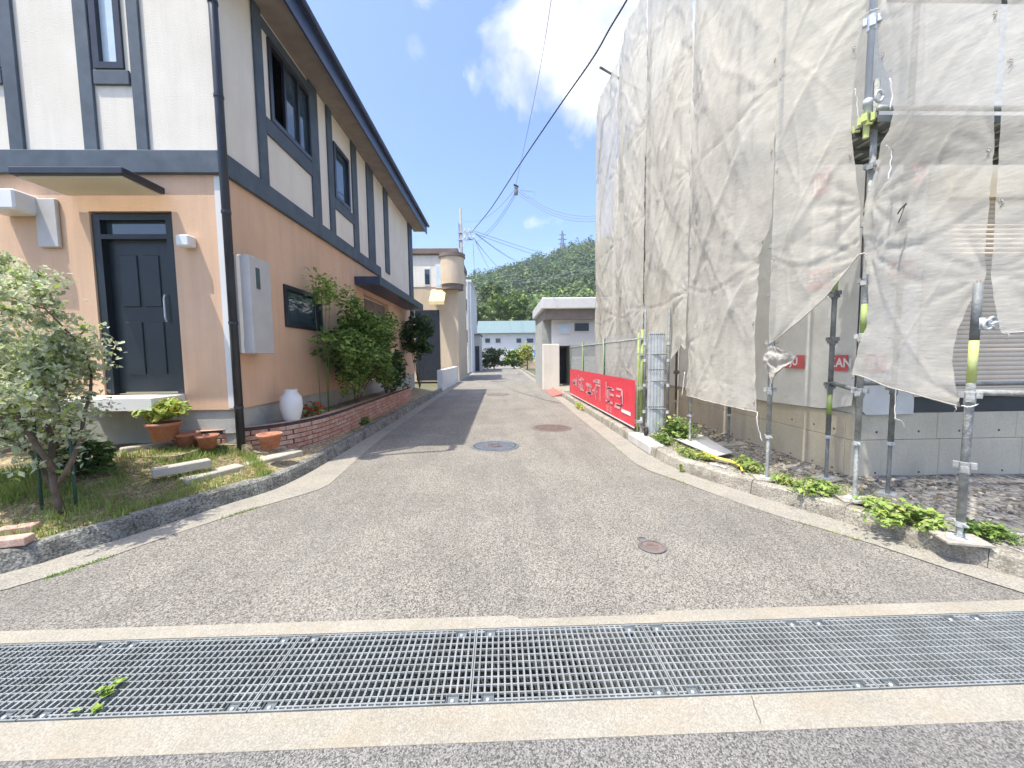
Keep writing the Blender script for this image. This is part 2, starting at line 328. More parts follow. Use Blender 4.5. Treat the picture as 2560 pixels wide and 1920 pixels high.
def part(name, mb, material, parent, smooth=False, label=None):
    o = mb.build(name, material, parent, smooth)
    if label: o['label'] = label
    return o
def bx(name, a, b, material, parent, bev=0):
    return (MB().bbox(a, b, bev) if bev else MB().box(a, b)).build(name, material, parent)
def share(name, src, parent, M=None):          # another child with the same mesh
    o = bpy.data.objects.new(name, src.data); COL.objects.link(o); o.parent = parent
    if M is not None: o.matrix_local = M
    return o
def leaves(mb, n, fn, size, mats, wts=None, droop=.5, rng=random, elong=1.6):
    """n little folded leaves; fn() -> point"""
    for _ in range(n):
        p = Vector(fn()); mb.m(rng.choices(mats, wts)[0]); s = size*rng.uniform(.6, 1.35)
        a = rng.uniform(0, 2*pi); e = rng.gauss(0, droop)
        t = Vector((cos(a)*cos(e), sin(a)*cos(e), sin(e))); w = t.cross(Vector((rng.gauss(0, .45), rng.gauss(0, .45), 1))).normalized()
        n_ = w.cross(t)
        L = t*s*elong; W = w*s*.5
        mb.add([p-L*.5, p-L*.05+W+n_*s*.12, p+L*.5, p-L*.05-W+n_*s*.12], [(0, 1, 2), (0, 2, 3)])
    return mb
def crown_fn(c, r, hollow=.35, lumps=None, rng=random):
    c = Vector(c)
    def f():
        while True:
            d = Vector((rng.gauss(0, 1), rng.gauss(0, 1), rng.gauss(0, 1))).normalized()
            k = rng.uniform(hollow, 1)**.6
            n = .75+.55*noise.noise(d*1.7+c*3.1)+.22*noise.noise(d*4.3+c)
            p = Vector((d.x*r[0], d.y*r[1], d.z*r[2]))*k*n
            if noise.noise((c+p)*(2.2/max(r))+c*5) > -.28: return c+p
    return f
def resample(pts, step):
    pts = [Vector((p[0], p[1], 0)) for p in pts]; out = []
    def cr_(p0, p1, p2, p3, t): return .5*((2*p1)+(-p0+p2)*t+(2*p0-5*p1+4*p2-p3)*t*t+(-p0+3*p1-3*p2+p3)*t**3)
    q = [pts[0]*2-pts[1]]+pts+[pts[-1]*2-pts[-2]]
    for i in range(1, len(q)-2):
        n = max(1, int((q[i+1]-q[i]).length/step))
        for k in range(n): out.append(cr_(q[i-1], q[i], q[i+1], q[i+2], k/n))
    out.append(pts[-1]); return out
def normals(pl):
    return [(lambda t: Vector((-t.y, t.x, 0)))((pl[min(i+1, len(pl)-1)]-pl[max(i-1, 0)]).normalized()) for i in range(len(pl))]

# ------------------------------------------------------------------ ground, road
YN0, YN1, YG0, YG1, YF1 = 1.10, 1.47, 1.61, 2.085, 2.16      # near asphalt .. strip .. grating .. strip .. far asphalt
YN1 = 1.47
def terr(x, y): return -.08
g = MB(); g.grid([[(x, y, -.10) for y in (2.7, 8, 20, 40, 80, 130, 400, 1200)] for x in (-900, -200, -60, -20, 0, 20, 60, 200, 900)])
kind(g.build('ground', 'terrain'), 'structure')
g = MB(); g.grid([[(x, y, -.10) for y in (-600, -100, -20, -3, 1.0)] for x in (-900, -60, -12, 0, 12, 60, 900)])
kind(g.build('ground', 'terrain'), 'structure')
def wav(x, s, a): return a*noise.noise(Vector((x*s, s*3.1, 0)))+a*.5*noise.noise(Vector((x*s*3.7, 9+s, 0)))
# lane asphalt: wide at the junction, narrow up the lane; its near edge is a little ragged against the strip
lane = MB()
def lane_edge(y):
    if y < 5: return -7.5, 8.0
    t = min(1, (y-5)/1.2); return -7.5+t*4.9, 8.0-t*5.75
ys = [None]+[2.4+.35*i for i in range(12)]+[7, 8, 10, 14, 20, 30, 45, 72]
rows = []
for y in ys:
    row = []
    for k in range(161):
        t = k/160
        if y is None: x = -7.5+15.5*t; yy = YF1+wav(x, 1.9, .012)+wav(x, 11, .006)
        else: a, b = lane_edge(y); x = a+(b-a)*t; yy = y
        row.append((x, yy, 0.0+.006*noise.noise(Vector((x*.6, yy*.6, 0)))))
    rows.append(row)
lane.grid(rows); lane.f = [f[::-1] for f in lane.f]
road_o = lane.build('road', 'asphalt', smooth=True); kind(road_o, 'structure')
def dense_line(P):
    out = []
    for a, b in zip(P[:-1], P[1:]):
        for k in range(8):
            t = k/8; out.append((a.x+(b.x-a.x)*t+.03*noise.noise(Vector((t*3+a.y, 0, 0))), a.y+(b.y-a.y)*t+.10*noise.noise(Vector((t*5, a.x, 0)))))
    return out+[(P[-1].x, P[-1].y)]
near = MB(); rows = []
for k in range(121):
    x = -6+12*k/120
    rows.append([(x, YN1-.015+wav(x, 1.3, .014)+wav(x, 9, .008), 0), (x, 1.0, .0), (x, .3, 0), (x, -2, 0), (x, -8, 0)])
near.grid(rows); near.f = [f for f in near.f]
kind(near.build('near_road', 'asphalt_new'), 'structure')
# the concrete channel under the grating
ch = MB()
ch.box((-6, YN1-.03, -.6), (6, YG0-.004, .003)); ch.box((-6, YG1+.004, -.6), (6, YF1+.03, .003))
cho = ch.build('drain_channel_edge', 'strip'); kind(cho, 'structure')
ch = MB(); ch.box((-6, YG0-.003, -.6), (6, YG0+.05, -.055)); ch.box((-6, YG1-.05, -.6), (6, YG1+.003, -.055)); ch.box((-6, YG0+.05, -.62), (6, YG1-.05, -.56))
kind(ch.build('drain_channel', 'trench'), 'structure')
db = MB(); db.m('debris')
for i in range(420):
    x = random.uniform(-2.6, 2.8); y = random.uniform(YG0+.08, YG1-.08); s = random.uniform(.01, .05); a = random.uniform(0, 3)
    db.m(random.choice(['debris', 'debris', 'leaf_dark', 'soil', 'leaf_bright'] if random.random() < .12 else ['debris', 'soil']))
    db.obox((x, y, -.55+random.uniform(0, .02)), (s*cos(a), s*sin(a), 0), (-s*.5*sin(a), s*.5*cos(a), 0), (0, 0, .006))
kind(db.build('drain_litter'), 'stuff', 'dark leaves and litter lying in the drain channel')
ck = MB(); lp = dense_line([G(1232, 948), G(1250, 960), G(1300, 982), G(1338, 992), G(1360, 1000), G(1402, 1008)])
for i in range(len(lp)-1):
    (xa, ya), (xb, yb) = lp[i], lp[i+1]; w = .012+.006*noise.noise(Vector((i*.7, 0, 0))); ck.add([(xa-w, ya-w*2, .0085), (xa+w, ya+w*2, .0085), (xb+w, yb+w*2, .0085), (xb-w, yb-w*2, .0085)], [(0, 1, 2, 3)])
ck.f = [f[::-1] for f in ck.f]
ck.build('crack', 'joint', road_o)
# crack in the near strip
ck = MB(); pts = [(1.115+.05*(YN1+.14-y)/.14*-1+.02*noise.noise(Vector((y*30, 0, 0))), y) for y in [YN1+.0+.0145*i for i in range(10)]]
for i in range(9):
    (xa, ya), (xb, yb) = pts[i], pts[i+1]; ck.add([(xa-.002, ya, .0045), (xa+.003, ya, .0045), (xb+.003, yb, .0045), (xb-.002, yb, .0045)], [(0, 1, 2, 3)])
ck.build('crack', 'joint', cho)

# ------------------------------------------------------------------ steel gratings
seams = [-3.10, -2.12, -1.14, -.16, .785, 1.725, 2.665, 3.605]
gl = {0: 'leftmost steel drain grating, cut by the left edge of the photo', 1: 'steel drain grating with a green leaf lying on it', 2: 'steel drain grating left of the dark centre seam',
      3: 'steel drain grating right of the dark centre seam, pale litter under its far side', 4: 'steel drain grating beside the crack in the pale strip', 5: 'steel drain grating at the right, second from the right edge', 6: 'rightmost steel drain grating at the right edge of the photo'}
NB = 30; GD = YG1-YG0-.008
def grating(W):
    root = thing('drain_grating', 'x', 'drain grating', (0, YG0+.004, 0), 'steel gratings over the street drain')
    fr = MB(); t = .006; H = .004
    fr.box((.003, 0, -.045), (W-.003, t, H)); fr.box((.002, GD-t, -.045), (W-.002, GD, H)); fr.box((.002, t+.0005, -.045), (.002+t, GD-t-.0005, H)); fr.box((W-.002-t, t+.0005, -.045), (W-.002, GD-t-.0005, H))
    def loc(mb, name, m): o = mb.build(name, m); o.parent = root; return o
    loc(fr, 'frame', 'grate')
    b = MB(); b.box((-.0045, t, -.042), (.0045, GD-t, .0025))
    for i in range(38):                       # anti-slip serration nubs along the top
        y = t+.008+i*(GD-.02)/38; b.box((-.0045, y, .0025), (.0045, y+.006, .0042))
    bs = MB(); bs.box((-.0045, .052, -.042), (.0045, GD-.052, .0025))
    src = None; srs = None
    for k in range(1, NB):
        x = W*k/NB; short = k in (2, 3, NB-3, NB-2)
        if short:
            if srs is None: srs = bs.build('bearing_bar', 'grate'); o = srs; o.parent = root; o.matrix_local = Matrix.Translation((x, 0, 0))
            else: o = share('bearing_bar', srs, root, Matrix.Translation((x, 0, 0)))
        else:
            if src is None: src = b.build('bearing_bar', 'grate'); o = src; o.parent = root; o.matrix_local = Matrix.Translation((x, 0, 0))
            else: o = share('bearing_bar', src, root, Matrix.Translation((x, 0, 0)))
    c = MB(); c.box((.008, -.0028, -.008), (W-.008, .0028, .0015)); cs = None
    cshort = MB(); cshort.box((W*1.5/NB, 0, 0), (W*1.5/NB, 0, 0))
    seg = MB(); bounds = [.008, W*1.5/NB, W*3.5/NB, W*(NB-3.5)/NB, W*(NB-1.5)/NB, W-.008]
    for a_, b_ in ((0, 1), (2, 3), (4, 5)): seg.box((bounds[a_], -.0035, -.008), (bounds[b_], .0035, .0033))
    so = seg.build('edge_bar', 'grate'); so.parent = root; so.location = (0, .020, 0); share('edge_bar', so, root, Matrix.Translation((0, GD-.020, 0)))
    for k in range(9):
        y = .055+k*(GD-.110)/8
        Mx = Matrix.Translation((0, y, 0))
        if cs is None: cs = c.build('cross_bar', 'grate'); cs.parent = root; cs.matrix_local = Mx
        else: share('cross_bar', cs, root, Mx)
    for kx in (1.5, NB-3.5):
        for yy in (t+.001, GD-.051):
            x0 = W*kx/NB+.004; x1 = x0+W*2/NB-.008
            r = MB(); r.box((x0, yy, -.012), (x1, yy+.044, -.009)); r.box((x0, yy, -.0085), (x0+.003, yy+.044, .002)); r.box((x1-.003, yy, -.0085), (x1, yy+.044, .002))
            ro = loc(r, 'bolt_plate', 'grate_plate')
            bo = MB(); bo.lathe(((x0+x1)/2, yy+.020, -.0088), [(.009, 0), (.009, .004), (.006, .007), (.0, .008)], 14); bb = bo.build('bolt', 'galv', smooth=True); bb.parent = ro
    return root
g0 = grating(.98); g0.location.x = seams[0]; g0['label'] = gl[0]
gg = [g0]
for i in range(1, 7):
    c = copy_tree(g0); c.location.x = seams[i]; c['label'] = gl[i]
    c.scale.x = (seams[i+1]-seams[i])/.98
    gg.append(c)
lf = MB(); random.seed(3)
p0 = G(275, 1728, .012)
leaves(lf, 16, lambda: (p0.x+random.gauss(0, .022), p0.y+random.gauss(0, .03), .018+random.uniform(0, .015)), .035, ['leaf_lime', 'leaf_bright'], droop=.25)
p1 = G(245, 1770, .012); leaves(lf, 5, lambda: (p1.x+random.gauss(0, .012), p1.y+random.gauss(0, .01), .016), .03, ['leaf_lime'], droop=.15)
tag(lf.build('leaf_sprig'), 'fresh green sprig of leaves lying on the left part of the drain grating', 'leaf sprig')

# ------------------------------------------------------------------ manhole covers
def manhole(c, r, label, m1, m2, detail=True, sym=None):
    root = thing('manhole_cover', label, 'manhole cover', (c[0], c[1], 0), 'manhole covers in the lane')
    o = MB(); n = 48
    o.lathe((c[0], c[1], .004), [(r, 0), (r, .005), (r*.90, .006), (r*.90, 0)], n); part('frame', o, m1, root, True)
    p = MB(); p.disc(c, r*.885, .003, .0065, n); part('cover', p, m2, root)
    if detail:
        q = MB(); s = .034; N = int(r/s)+1
        for i in range(-N, N+1):
            for j in range(-N, N+1):
                x = (i-j)*s*.75; y = (i+j)*s*.75
                rr = sqrt(x*x+y*y)
                if rr < r*.83 and rr > r*.28:
                    q.obox((c[0]+x, c[1]+y, .008), (.0085, .0085, 0), (-.011, .011, 0), (0, 0, .003))
        k = part('tread_pattern', q, m1, root); kind(k, 'stuff')
        e = MB(); e.lathe((c[0], c[1], .0065), [(r*.24, 0), (r*.24, .006), (r*.2, .006), (r*.2, 0)], 24)
        e.box((c[0]-r*.1, c[1]-r*.12, .0066), (c[0]+r*.1, c[1]-.02*r, .013)); e.prism([(c[0]-r*.14, c[1]), (c[0]+r*.14, c[1]), (c[0], c[1]+r*.14)], .0066, .013)
        part('emblem', e, 'iron_rust', root)
    return root
manhole((-.12, 6.55), .415, 'round blue-grey manhole cover with a rusty emblem at its centre, nearest in the lane', 'iron_blue', 'iron_dark')
manhole((1.07, 8.11), .42, 'round brown manhole cover right of the middle of the lane', 'iron_rust', 'iron_rust')
manhole((-.12, 15.5), .45, 'plain brown manhole cover further up the lane, past the shadow', 'iron_rust', 'iron_rust', False)
manhole((-.17, 23.5), .45, 'farthest small-looking manhole cover far up the lane', 'iron_rust', 'iron_rust', False)
vc = G(1630, 1368); vr = thing('valve_cover', 'small round brown iron valve cover with a hinge lug, alone in the asphalt', 'valve cover', (vc.x, vc.y, 0))
o = MB(); o.lathe((vc.x, vc.y, .003), [(.108, 0), (.108, .007), (.1, .009), (.085, .009), (.085, .003)], 36)
o.box((vc.x-.035-.03, vc.y+.10, .003), (vc.x+.035-.03, vc.y+.165, .008)); part('frame', o, 'iron', vr)
o = MB(); o.disc((vc.x, vc.y), .083, .003, .0085, 36); part('lid', o, 'iron_rust', vr)
o = MB(); o.box((vc.x-.055, vc.y+.138, .0082), (vc.x-.008, vc.y+.152, .0092)); part('slot', o, 'dark', vr)
o = MB()
for i in range(7): o.box((vc.x-.05+i*.0155, vc.y-.036, .0086), (vc.x-.041+i*.0155, vc.y-.004, .0115))
o.box((vc.x-.056, vc.y+.004, .0086), (vc.x+.056, vc.y+.008, .0115))
for a in range(3): o.lathe((vc.x-.022+.02*a, vc.y+.032, .0086), [(.011, 0), (.011, .003), (.006, .003), (.006, 0)], 10)
part('raised_marking', o, 'brown', vr)

# ------------------------------------------------------------------ gutters and kerbs
LF = [(-7.5, 1.7), (-5.6, 1.95), (-4.4, 2.3), (-3.67, 2.8), (-3.48, 3.09), (-3.33, 3.31), (-3.17, 3.62), (-2.92, 4.14), (-2.71, 4.5), (-2.62, 5.1), (-2.60, 5.93), (-2.60, 7), (-2.60, 9.7), (-2.62, 14), (-2.62, 20), (-2.7, 30), (-2.7, 60)]
LO = [(-7.5, 2.16-.5), (-5.5, 1.8), (-4.2, 2.12), (-3.41, 2.59), (-3.18, 2.88), (-3.01, 3.25), (-2.76, 3.68), (-2.5, 4.06), (-2.32, 4.28), (-2.13, 4.55), (-2.15, 5.04), (-2.22, 5.97), (-2.30, 7.5), (-2.33, 9.9), (-2.35, 14), (-2.35, 20), (-2.4, 30), (-2.4, 60)]
RF = [(2.3, 60), (2.27, 30), (2.27, 13), (2.27, 7.9), (2.27, 6.7), (2.28, 5.6), (2.36, 4.93), (2.74, 4.0), (3.07, 3.38), (3.27, 2.83), (3.52, 2.38), (4.2, 1.8), (5.5, 1.3), (7.5, .9)]
RO = [(1.95, 60), (1.95, 30), (1.96, 13), (1.93, 11), (1.90, 6.6), (1.90, 5.2), (2.08, 4.69), (2.54, 3.6), (2.95, 2.95), (3.16, 2.52), (3.33, 2.2), (3.9, 1.6), (5.2, 1.1), (7.5, .6)]
def strip(name, A, B, z, material, step=.2, clipy=None):
    a, b = resample(A, step), resample(B, step)
    n = max(len(a), len(b))
    def at(p, t):
        # by arc length
        L = [0]
        for i in range(1, len(p)): L.append(L[-1]+(p[i]-p[i-1]).length)
        out = []
        for k in range(n):
            s = L[-1]*k/(n-1); i = int(np.searchsorted(L, s)); i = min(max(i, 1), len(p)-1)
            u = (s-L[i-1])/max(1e-6, L[i]-L[i-1]); out.append(p[i-1].lerp(p[i], u))
        return out
    a, b = at(a, 0), at(b, 0)
    m = MB(); m.grid([[(p.x+(q.x-p.x)*u, p.y+(q.y-p.y)*u, z+.002*noise.noise(Vector((p.x*8, p.y*8, u)))) for u in (0, .33, .66, 1)] for p, q in zip(a, b)])
    return m.build(name, material, smooth=True)
# both kerbs end where the drain strip begins: keep everything beyond Y 2.18
def cut(P, ymin=2.19):
    out = []
    for i, p in enumerate(P):
        if p[1] >= ymin: out.append(p)
        else:
            for q in (P[i-1] if i else None, P[i+1] if i+1 < len(P) else None):
                if q and q[1] > ymin:
                    t = (ymin-p[1])/(q[1]-p[1]); out.append((p[0]+(q[0]-p[0])*t, ymin))
    return out
LFc, LOc, RFc, ROc = cut(LF), cut(LO), cut(RF), cut(RO)
s = strip('gutter', LFc, LOc, .006, 'gutter'); s.data.flip_normals(); kind(s, 'structure')
s = strip('gutter', RFc, ROc, .006, 'gutter'); s.data.flip_normals(); kind(s, 'structure')
def kerb(P, side, material, h=.145, wid=.15, seg=.95, seed=1, lean=.05, ym=200):
    root = bpy.data.objects.new('kerb', None); COL.objects.link(root); kind(root, 'structure')
    pl = resample(P, .06 if True else .2); pl = [p for p in pl if p.y < ym]; nr = normals(pl); rnd = random.Random(seed)
    L = 0; start = 0; i = 0; cuts = [0]; tgt = seg*rnd.uniform(.6, 1)
    for i in range(1, len(pl)):
        L += (pl[i]-pl[i-1]).length
        if L > tgt: cuts.append(i); L = 0; tgt = seg*rnd.uniform(.9, 1.1) if pl[i].y < 16 else 3
    if cuts[-1] < len(pl)-1: cuts.append(len(pl)-1)
    for a, b in zip(cuts[:-1], cuts[1:]):
        rows = []; tz = rnd.uniform(-.008, .008); tx = rnd.uniform(-.006, .006)
        idx = list(range(a, b+1))
        if pl[a].y > 14: idx = idx[::6]+[b] if idx[-1] != b or True else idx
        for q, j in enumerate(idx):
            p = pl[j]; nn = nr[j]*side
            if q == 0 or q == len(idx)-1:
                t = (pl[min(j+1, len(pl)-1)]-pl[max(j-1, 0)]).normalized(); p = p+t*(.002 if q == 0 else -.002)
            r = []
            for (u, z) in ((0, -.02), (lean*.45, h*.55), (lean*.8, h*.88), (lean+.018, h), (wid*.6, h+.004), (wid, h-.006), (wid, -.05)):
                rg = .007*noise.noise(Vector((p.x*5+u*20, p.y*5, z*9+seed)))+.003*noise.noise(Vector((p.x*22, p.y*22, z*40)))
                r.append(p+nn*(u+tx+rg)+Vector((0, 0, z+(tz if z > .03 else 0)+(rg if z > .05 else 0))))
            rows.append(r)
        m = MB(); m.grid(rows)
        if side > 0: m.f = [f[::-1] for f in m.f]
        o = len(m.v); k = len(rows[0])
        m.f += [tuple(range(k)), tuple(range(o-k, o))[::-1]]; m.mi += [0, 0]
        st = m.build('kerb_stone', material, root)
    return root
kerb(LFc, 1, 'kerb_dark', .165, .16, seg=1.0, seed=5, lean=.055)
kerb(RFc, 1, 'kerb', .15, .16, seg=.8, seed=9, lean=.03)
# white mortar block at the kerb bend by the site gate
mb = MB(); mb.bbox((2.26, 5.75, 0), (2.52, 6.75, .158), .02)
tag(mb.build('mortar_patch', 'board'), 'white mortar patch capping the kerb under the caster wheel', 'mortar patch')

# ------------------------------------------------------------------ raised ground behind the kerbs
def behind(P, off, side=1):
    pl = resample(P, .15); nr = normals(pl); return [p+n*off*side for p, n in zip(pl, nr)]
LB = [p for p in behind(LFc, .15) if p.y < 16]
def lawn_h(x, y, t):
    return .145+.30*min(1, t/1.4)**1.2+.018*noise.noise(Vector((x*3, y*3, 2)))
rows = []
for p in LB:
    row = []
    tx, ty = p.x-2.4, p.y+2.6
    if p.y > 4.2: tx, ty = -4.0, max(p.y, 4.2)+1.2*max(0, 1-(p.y-4.2)/2)
    L = sqrt((tx-p.x)**2+(ty-p.y)**2)
    for k in range(15):
        u = k/14; x = p.x+(tx-p.x)*u; y = p.y+(ty-p.y)*u; row.append((x, y, lawn_h(x, y, u*L)))
    rows.append(row)
m = MB(); m.grid(rows); o = m.build('garden_soil', 'soil', smooth=True)
if o.data.polygons[0].normal.z < 0: o.data.flip_normals()
kind(o, 'structure')
RB = [p for p in behind(RFc, .15) if p.y < 20]
rows = []
for p in RB:
    row = []
    tx, ty = (4.15, p.y) if p.y > 4.4 else (p.x+3.2, p.y+1.9 if p.y < 3 else 4.5)
    if p.y <= 4.4: ty = 4.5; tx = p.x+1.8+(4.4-p.y)*1.2
    for k in range(22):
        u = k/21; x = p.x+(tx-p.x)*u; y = p.y+(ty-p.y)*u
        row.append((x, y, .138-.03*min(1, u*4)+.02*noise.noise(Vector((x*2.5, y*2.5, 8)))*min(1, u*5)+.008*noise.noise(Vector((x*14, y*14, 8)))))
    rows.append(row)
m = MB(); m.grid(rows); o = m.build('gravel_ground', 'gravel', smooth=True)
if o.data.polygons[0].normal.z < 0: o.data.flip_normals()
kind(o, 'structure')
st = MB(); random.seed(11)
for i in range(2600):
    x = random.uniform(2.5, 5.2); y = random.uniform(2.6, 9)
    e = 2.42 if y > 5 else 2.42+(5-y)*.55
    if x < e+.12 or (x > 4.0 and y > 4.2): continue
    s = random.choice((.006, .008, .012, .02)); a = random.uniform(0, 3)
    st.m(random.choice(('gravel', 'soil', 'found')))
    st.obox((x, y, .115), (s*cos(a), s*sin(a), s*random.uniform(-.3, .3)), (-s*.7*sin(a), s*.7*cos(a), 0), (0, 0, s*.5))
kind(st.build('loose_gravel'), 'stuff', 'loose stones and chips on the ground beside the foundation')

# ------------------------------------------------------------------ half-timbered house on the left
HX, HY, HE = -3.53, 5.2, 15.9
def fr(x, y): p = D(x, y, HY); return p.x, p.z
def sd(x, y): p = XP(x, y, HX); return p.y, p.z
def plane_wall(mb, axis, const, thick, u0, u1, z0, z1, holes):
    """wall slab with rectangular openings; axis 'y' = faces -Y (u is x), axis 'x' = faces +X (u is y)"""
    us = sorted({u0, u1, *[h[0] for h in holes], *[h[1] for h in holes]}); zs = sorted({z0, z1, *[h[2] for h in holes], *[h[3] for h in holes]})
    us = [u for u in us if u0 <= u <= u1]; zs = [z for z in zs if z0 <= z <= z1]
    for a, b in zip(us[:-1], us[1:]):
        run = None
        for c, d in zip(zs[:-1], zs[1:]):
            cu, cz = (a+b)/2, (c+d)/2
            if any(h[0] < cu < h[1] and h[2] < cz < h[3] for h in holes): continue
            if axis == 'y': mb.box((a, const, c), (b, const+thick, d))
            else: mb.box((const-thick, a, c), (const, b, d))
H = thing('house', 'half-timbered house with peach lower walls, cream upper panels and slate blue boards', 'house', (HX-2, HY+2, .3))
BZ0, BZ1 = 3.90, 4.18
dx0, dz1 = fr(232, 534); dx1, _ = fr(419, 534); _, dz0 = fr(330, 985)
# lower storey
w = MB(); doorh = (dx0-.05, dx1+.05, dz0-.02, dz1+.03)
plane_wall(w, 'y', HY, .2, -9.5, HX-.2, .88, BZ0+.05, [doorh])
swin = (*sorted((sd(712, 0)[0], sd(800, 0)[0])), sd(712, 805)[1], sd(712, 716)[1])
swin = (sd(712, 760)[0], sd(800, 760)[0], sd(712, 812)[1], sd(712, 716)[1])
entr = (10.2, 12.4, .9, 3.2)
plane_wall(w, 'x', HX, .2, HY+.2, HE, .88, BZ0+.05, [swin, entr])
w.box((HX-.2, HY, .88), (HX, HY+.2, BZ0+.05))
part('lower_wall', w, 'orange', H)
w = MB(); w.box((-9.5, HY+.03, -.1), (HX-.03, HY+.2, .88)); w.box((HX-.2, HY+.2, -.1), (HX-.03, HE, .88)); part('plinth', w, 'plinth', H)
# upper storey
TOP = 7.0
wx0, wz0 = fr(241, 165); wx1, _ = fr(303, 165)
wx0, wx1 = fr(241, 120)[0], fr(303, 120)[0]; wz0 = fr(270, 168)[1]
w2a, w2b = fr(-40, 100)[0], fr(15, 100)[0]
ws1 = (sd(679, 300)[0], sd(776, 300)[0], sd(679, 300)[1], 6.45)
ws2 = (sd(836, 430)[0], sd(870, 430)[0], sd(836, 488)[1], 6.15)
w = MB()
plane_wall(w, 'y', HY, .2, -9.5, HX-.2, BZ0+.05, 9.6, [(wx0, wx1, wz0, 6.9), (w2a, w2b, wz0, 6.9)])
plane_wall(w, 'x', HX, .2, HY+.2, HE, BZ0+.05, TOP, [ws1, ws2]); w.box((HX-.2, HY, BZ0+.05), (HX, HY+.2, TOP))
part('upper_wall', w, 'cream', H)
# boards (each one a part)
def fboard(x0, x1, z0, z1, d=.035): return bx('timber_board', (x0, HY-d, z0), (x1, HY-.001, z1), 'slate', H, .006)
def sboard(y0, y1, z0, z1, d=.035): return bx('timber_board', (HX+.001, y0, z0), (HX+d, y1, z1), 'slate', H, .006)
bx('beam', (-9.5, HY-.06, BZ0), (HX+.055, HY-.001, BZ1), 'slate', H, .008)
bx('beam', (HX+.001, HY+.003, BZ0), (HX+.06, 11.6, BZ1), 'slate', H, .008)
def fx(px, py): return fr(px, py)[0]
for a, b in ((205, 243), (335, 368), (20, 60), (-105, -70)):
    fboard(fx(a+14, 395), fx(b+10, 395), BZ1+.002, 7.6)
zs0, zs1 = fr(270, 215)[1], fr(270, 179)[1]
fboard(fx(243+12, 395)+.005, fx(335+10, 395)-.005, zs0, zs1, .034); fboard(fx(-70+14, 395), fx(20+12, 395), zs0, zs1, .034)
def window(name, axis, h, sash=1, dark='glass', pale_sheet=False):
    u0, u1, z0, z1 = h; t = .045
    def B(a, b, c, d, e0, e1, mb):
        if axis == 'y': mb.box((a, HY+e0, c), (b, HY+e1, d))
        else: mb.box((HX-e1, a, c), (HX-e0, b, d))
    f = MB(); B(u0-.03, u0+t, z0-.03, z1+.03, -.03, .06, f); B(u1-t, u1+.03, z0-.03, z1+.03, -.03, .06, f); B(u0+t+.001, u1-t-.001, z0-.03, z0+t, -.03, .06, f); B(u0+t+.001, u1-t-.001, z1-t, z1+.03, -.03, .06, f)
    fo = f.build('window', 'dark', H)
    for k in range(sash-1):
        um = u0+(u1-u0)*(k+1)/sash; f2 = MB(); B(um-.025, um+.025, z0+t+.001, z1-t-.001, -.01, .05, f2); f2.build('mullion', 'dark', fo)
    p = MB(); B(u0+t, u1-t, z0+t, z1-t, .035, .04, p); p.build('pane', dark, fo)
    if pale_sheet:
        q = MB(); B(u0+t, u1-t-.0*(u1-u0), z0+t, z1-t, .026, .034, q); q.build('pale_sheet', 'pale_blue', fo)  # pale blue sheet filling the window just before the pane
    return fo
window('w', 'y', (wx0, wx1, wz0, 6.9), pale_sheet=True); window('w', 'y', (w2a, w2b, wz0, 6.9))
# side boards, from the photograph, bottoms on the beam
def sy(px, py=500): return sd(px, py)[0]
ss = [(652, 672), (781, 800), (822, 834), (880, 892), (916, 932), (957, 967)]
for a, b in ss:
    sboard(sy(a), sy(b), BZ1+.002, TOP-.15)
sboard(sy(1016), HE-.02, 2.9, TOP-.15, .05)
y0, y1 = sy(672)+.004, sy(781)-.004
sboard(y0, y1, ws1[2]-.30, ws1[2]-.05, .034); sboard(y0, y1, ws1[3]+.05, ws1[3]+.2, .034)
window('w', 'x', ws1, 3); 
q = MB(); q.box((HX-.045, ws1[0]+.05, ws1[2]+.05), (HX-.035, ws1[0]+(ws1[1]-ws1[0])*.36, ws1[3]-.05)); part('pale_sheet', q, 'pale_blue', H)
window('w', 'x', ws2, 1); sboard(sy(834)+.004, sy(880)-.004, ws2[2]-.28, ws2[2]-.05, .034)
window('w', 'x', swin, 1)
# bay above the side entrance
cn = MB(); cn.box((HX+.002, 9.6, 3.32), (HX+.62, 14.8, 3.52)); part('canopy', cn, 'navy', H)
bx('side_door', (HX-.15, 10.25, .95), (HX-.1, 12.35, 3.15), 'brown', H)
# entrance door
d = thing('x', 'x', 'x'); bpy.data.objects.remove(d)
do = bx('door', (dx0+.06, HY+.10, dz0+.02), (dx1-.06, HY+.15, dz1-.32), 'doorskin', H)
f = MB(); f.box((dx0-.04, HY+.02, dz0), (dx0+.055, HY+.18, dz1)); f.box((dx1-.055, HY+.02, dz0), (dx1+.04, HY+.18, dz1)); f.box((dx0+.056, HY+.02, dz1-.07), (dx1-.056, HY+.18, dz1)); f.box((dx0+.056, HY+.02, dz1-.31), (dx1-.056, HY+.18, dz1-.25))
part('door_frame', f, 'doorskin', H); bx('transom_pane', (dx0+.06, HY+.1, dz1-.25), (dx1-.06, HY+.11, dz1-.07), 'glass', H)
W_ = dx1-dx0
for k, (a, b) in enumerate(((.22, .45), (.52, .75))):
    for (c, e) in ((dz0+1.15, dz1-.5), (dz0+.25, dz0+.95)):
        p = MB(); p.bbox((dx0+W_*a, HY+.085, c), (dx0+W_*b, HY+.099, e), .008); p.build('door_panel', 'doorskin' if c > dz0+1 else 'doorskin', do)
p = MB(); p.tube([(dx1-.17, HY+.07, dz0+.95), (dx1-.17, HY+.05, dz0+1.0), (dx1-.17, HY+.05, dz0+1.25), (dx1-.17, HY+.07, dz0+1.3)], .012, 8); p.build('door_handle', 'galv', do)
bx('doorstep', (dx0-.25, HY-.5, dz0-.16), (dx1+.05, HY-.002, dz0-.015), 'offwhite', H)
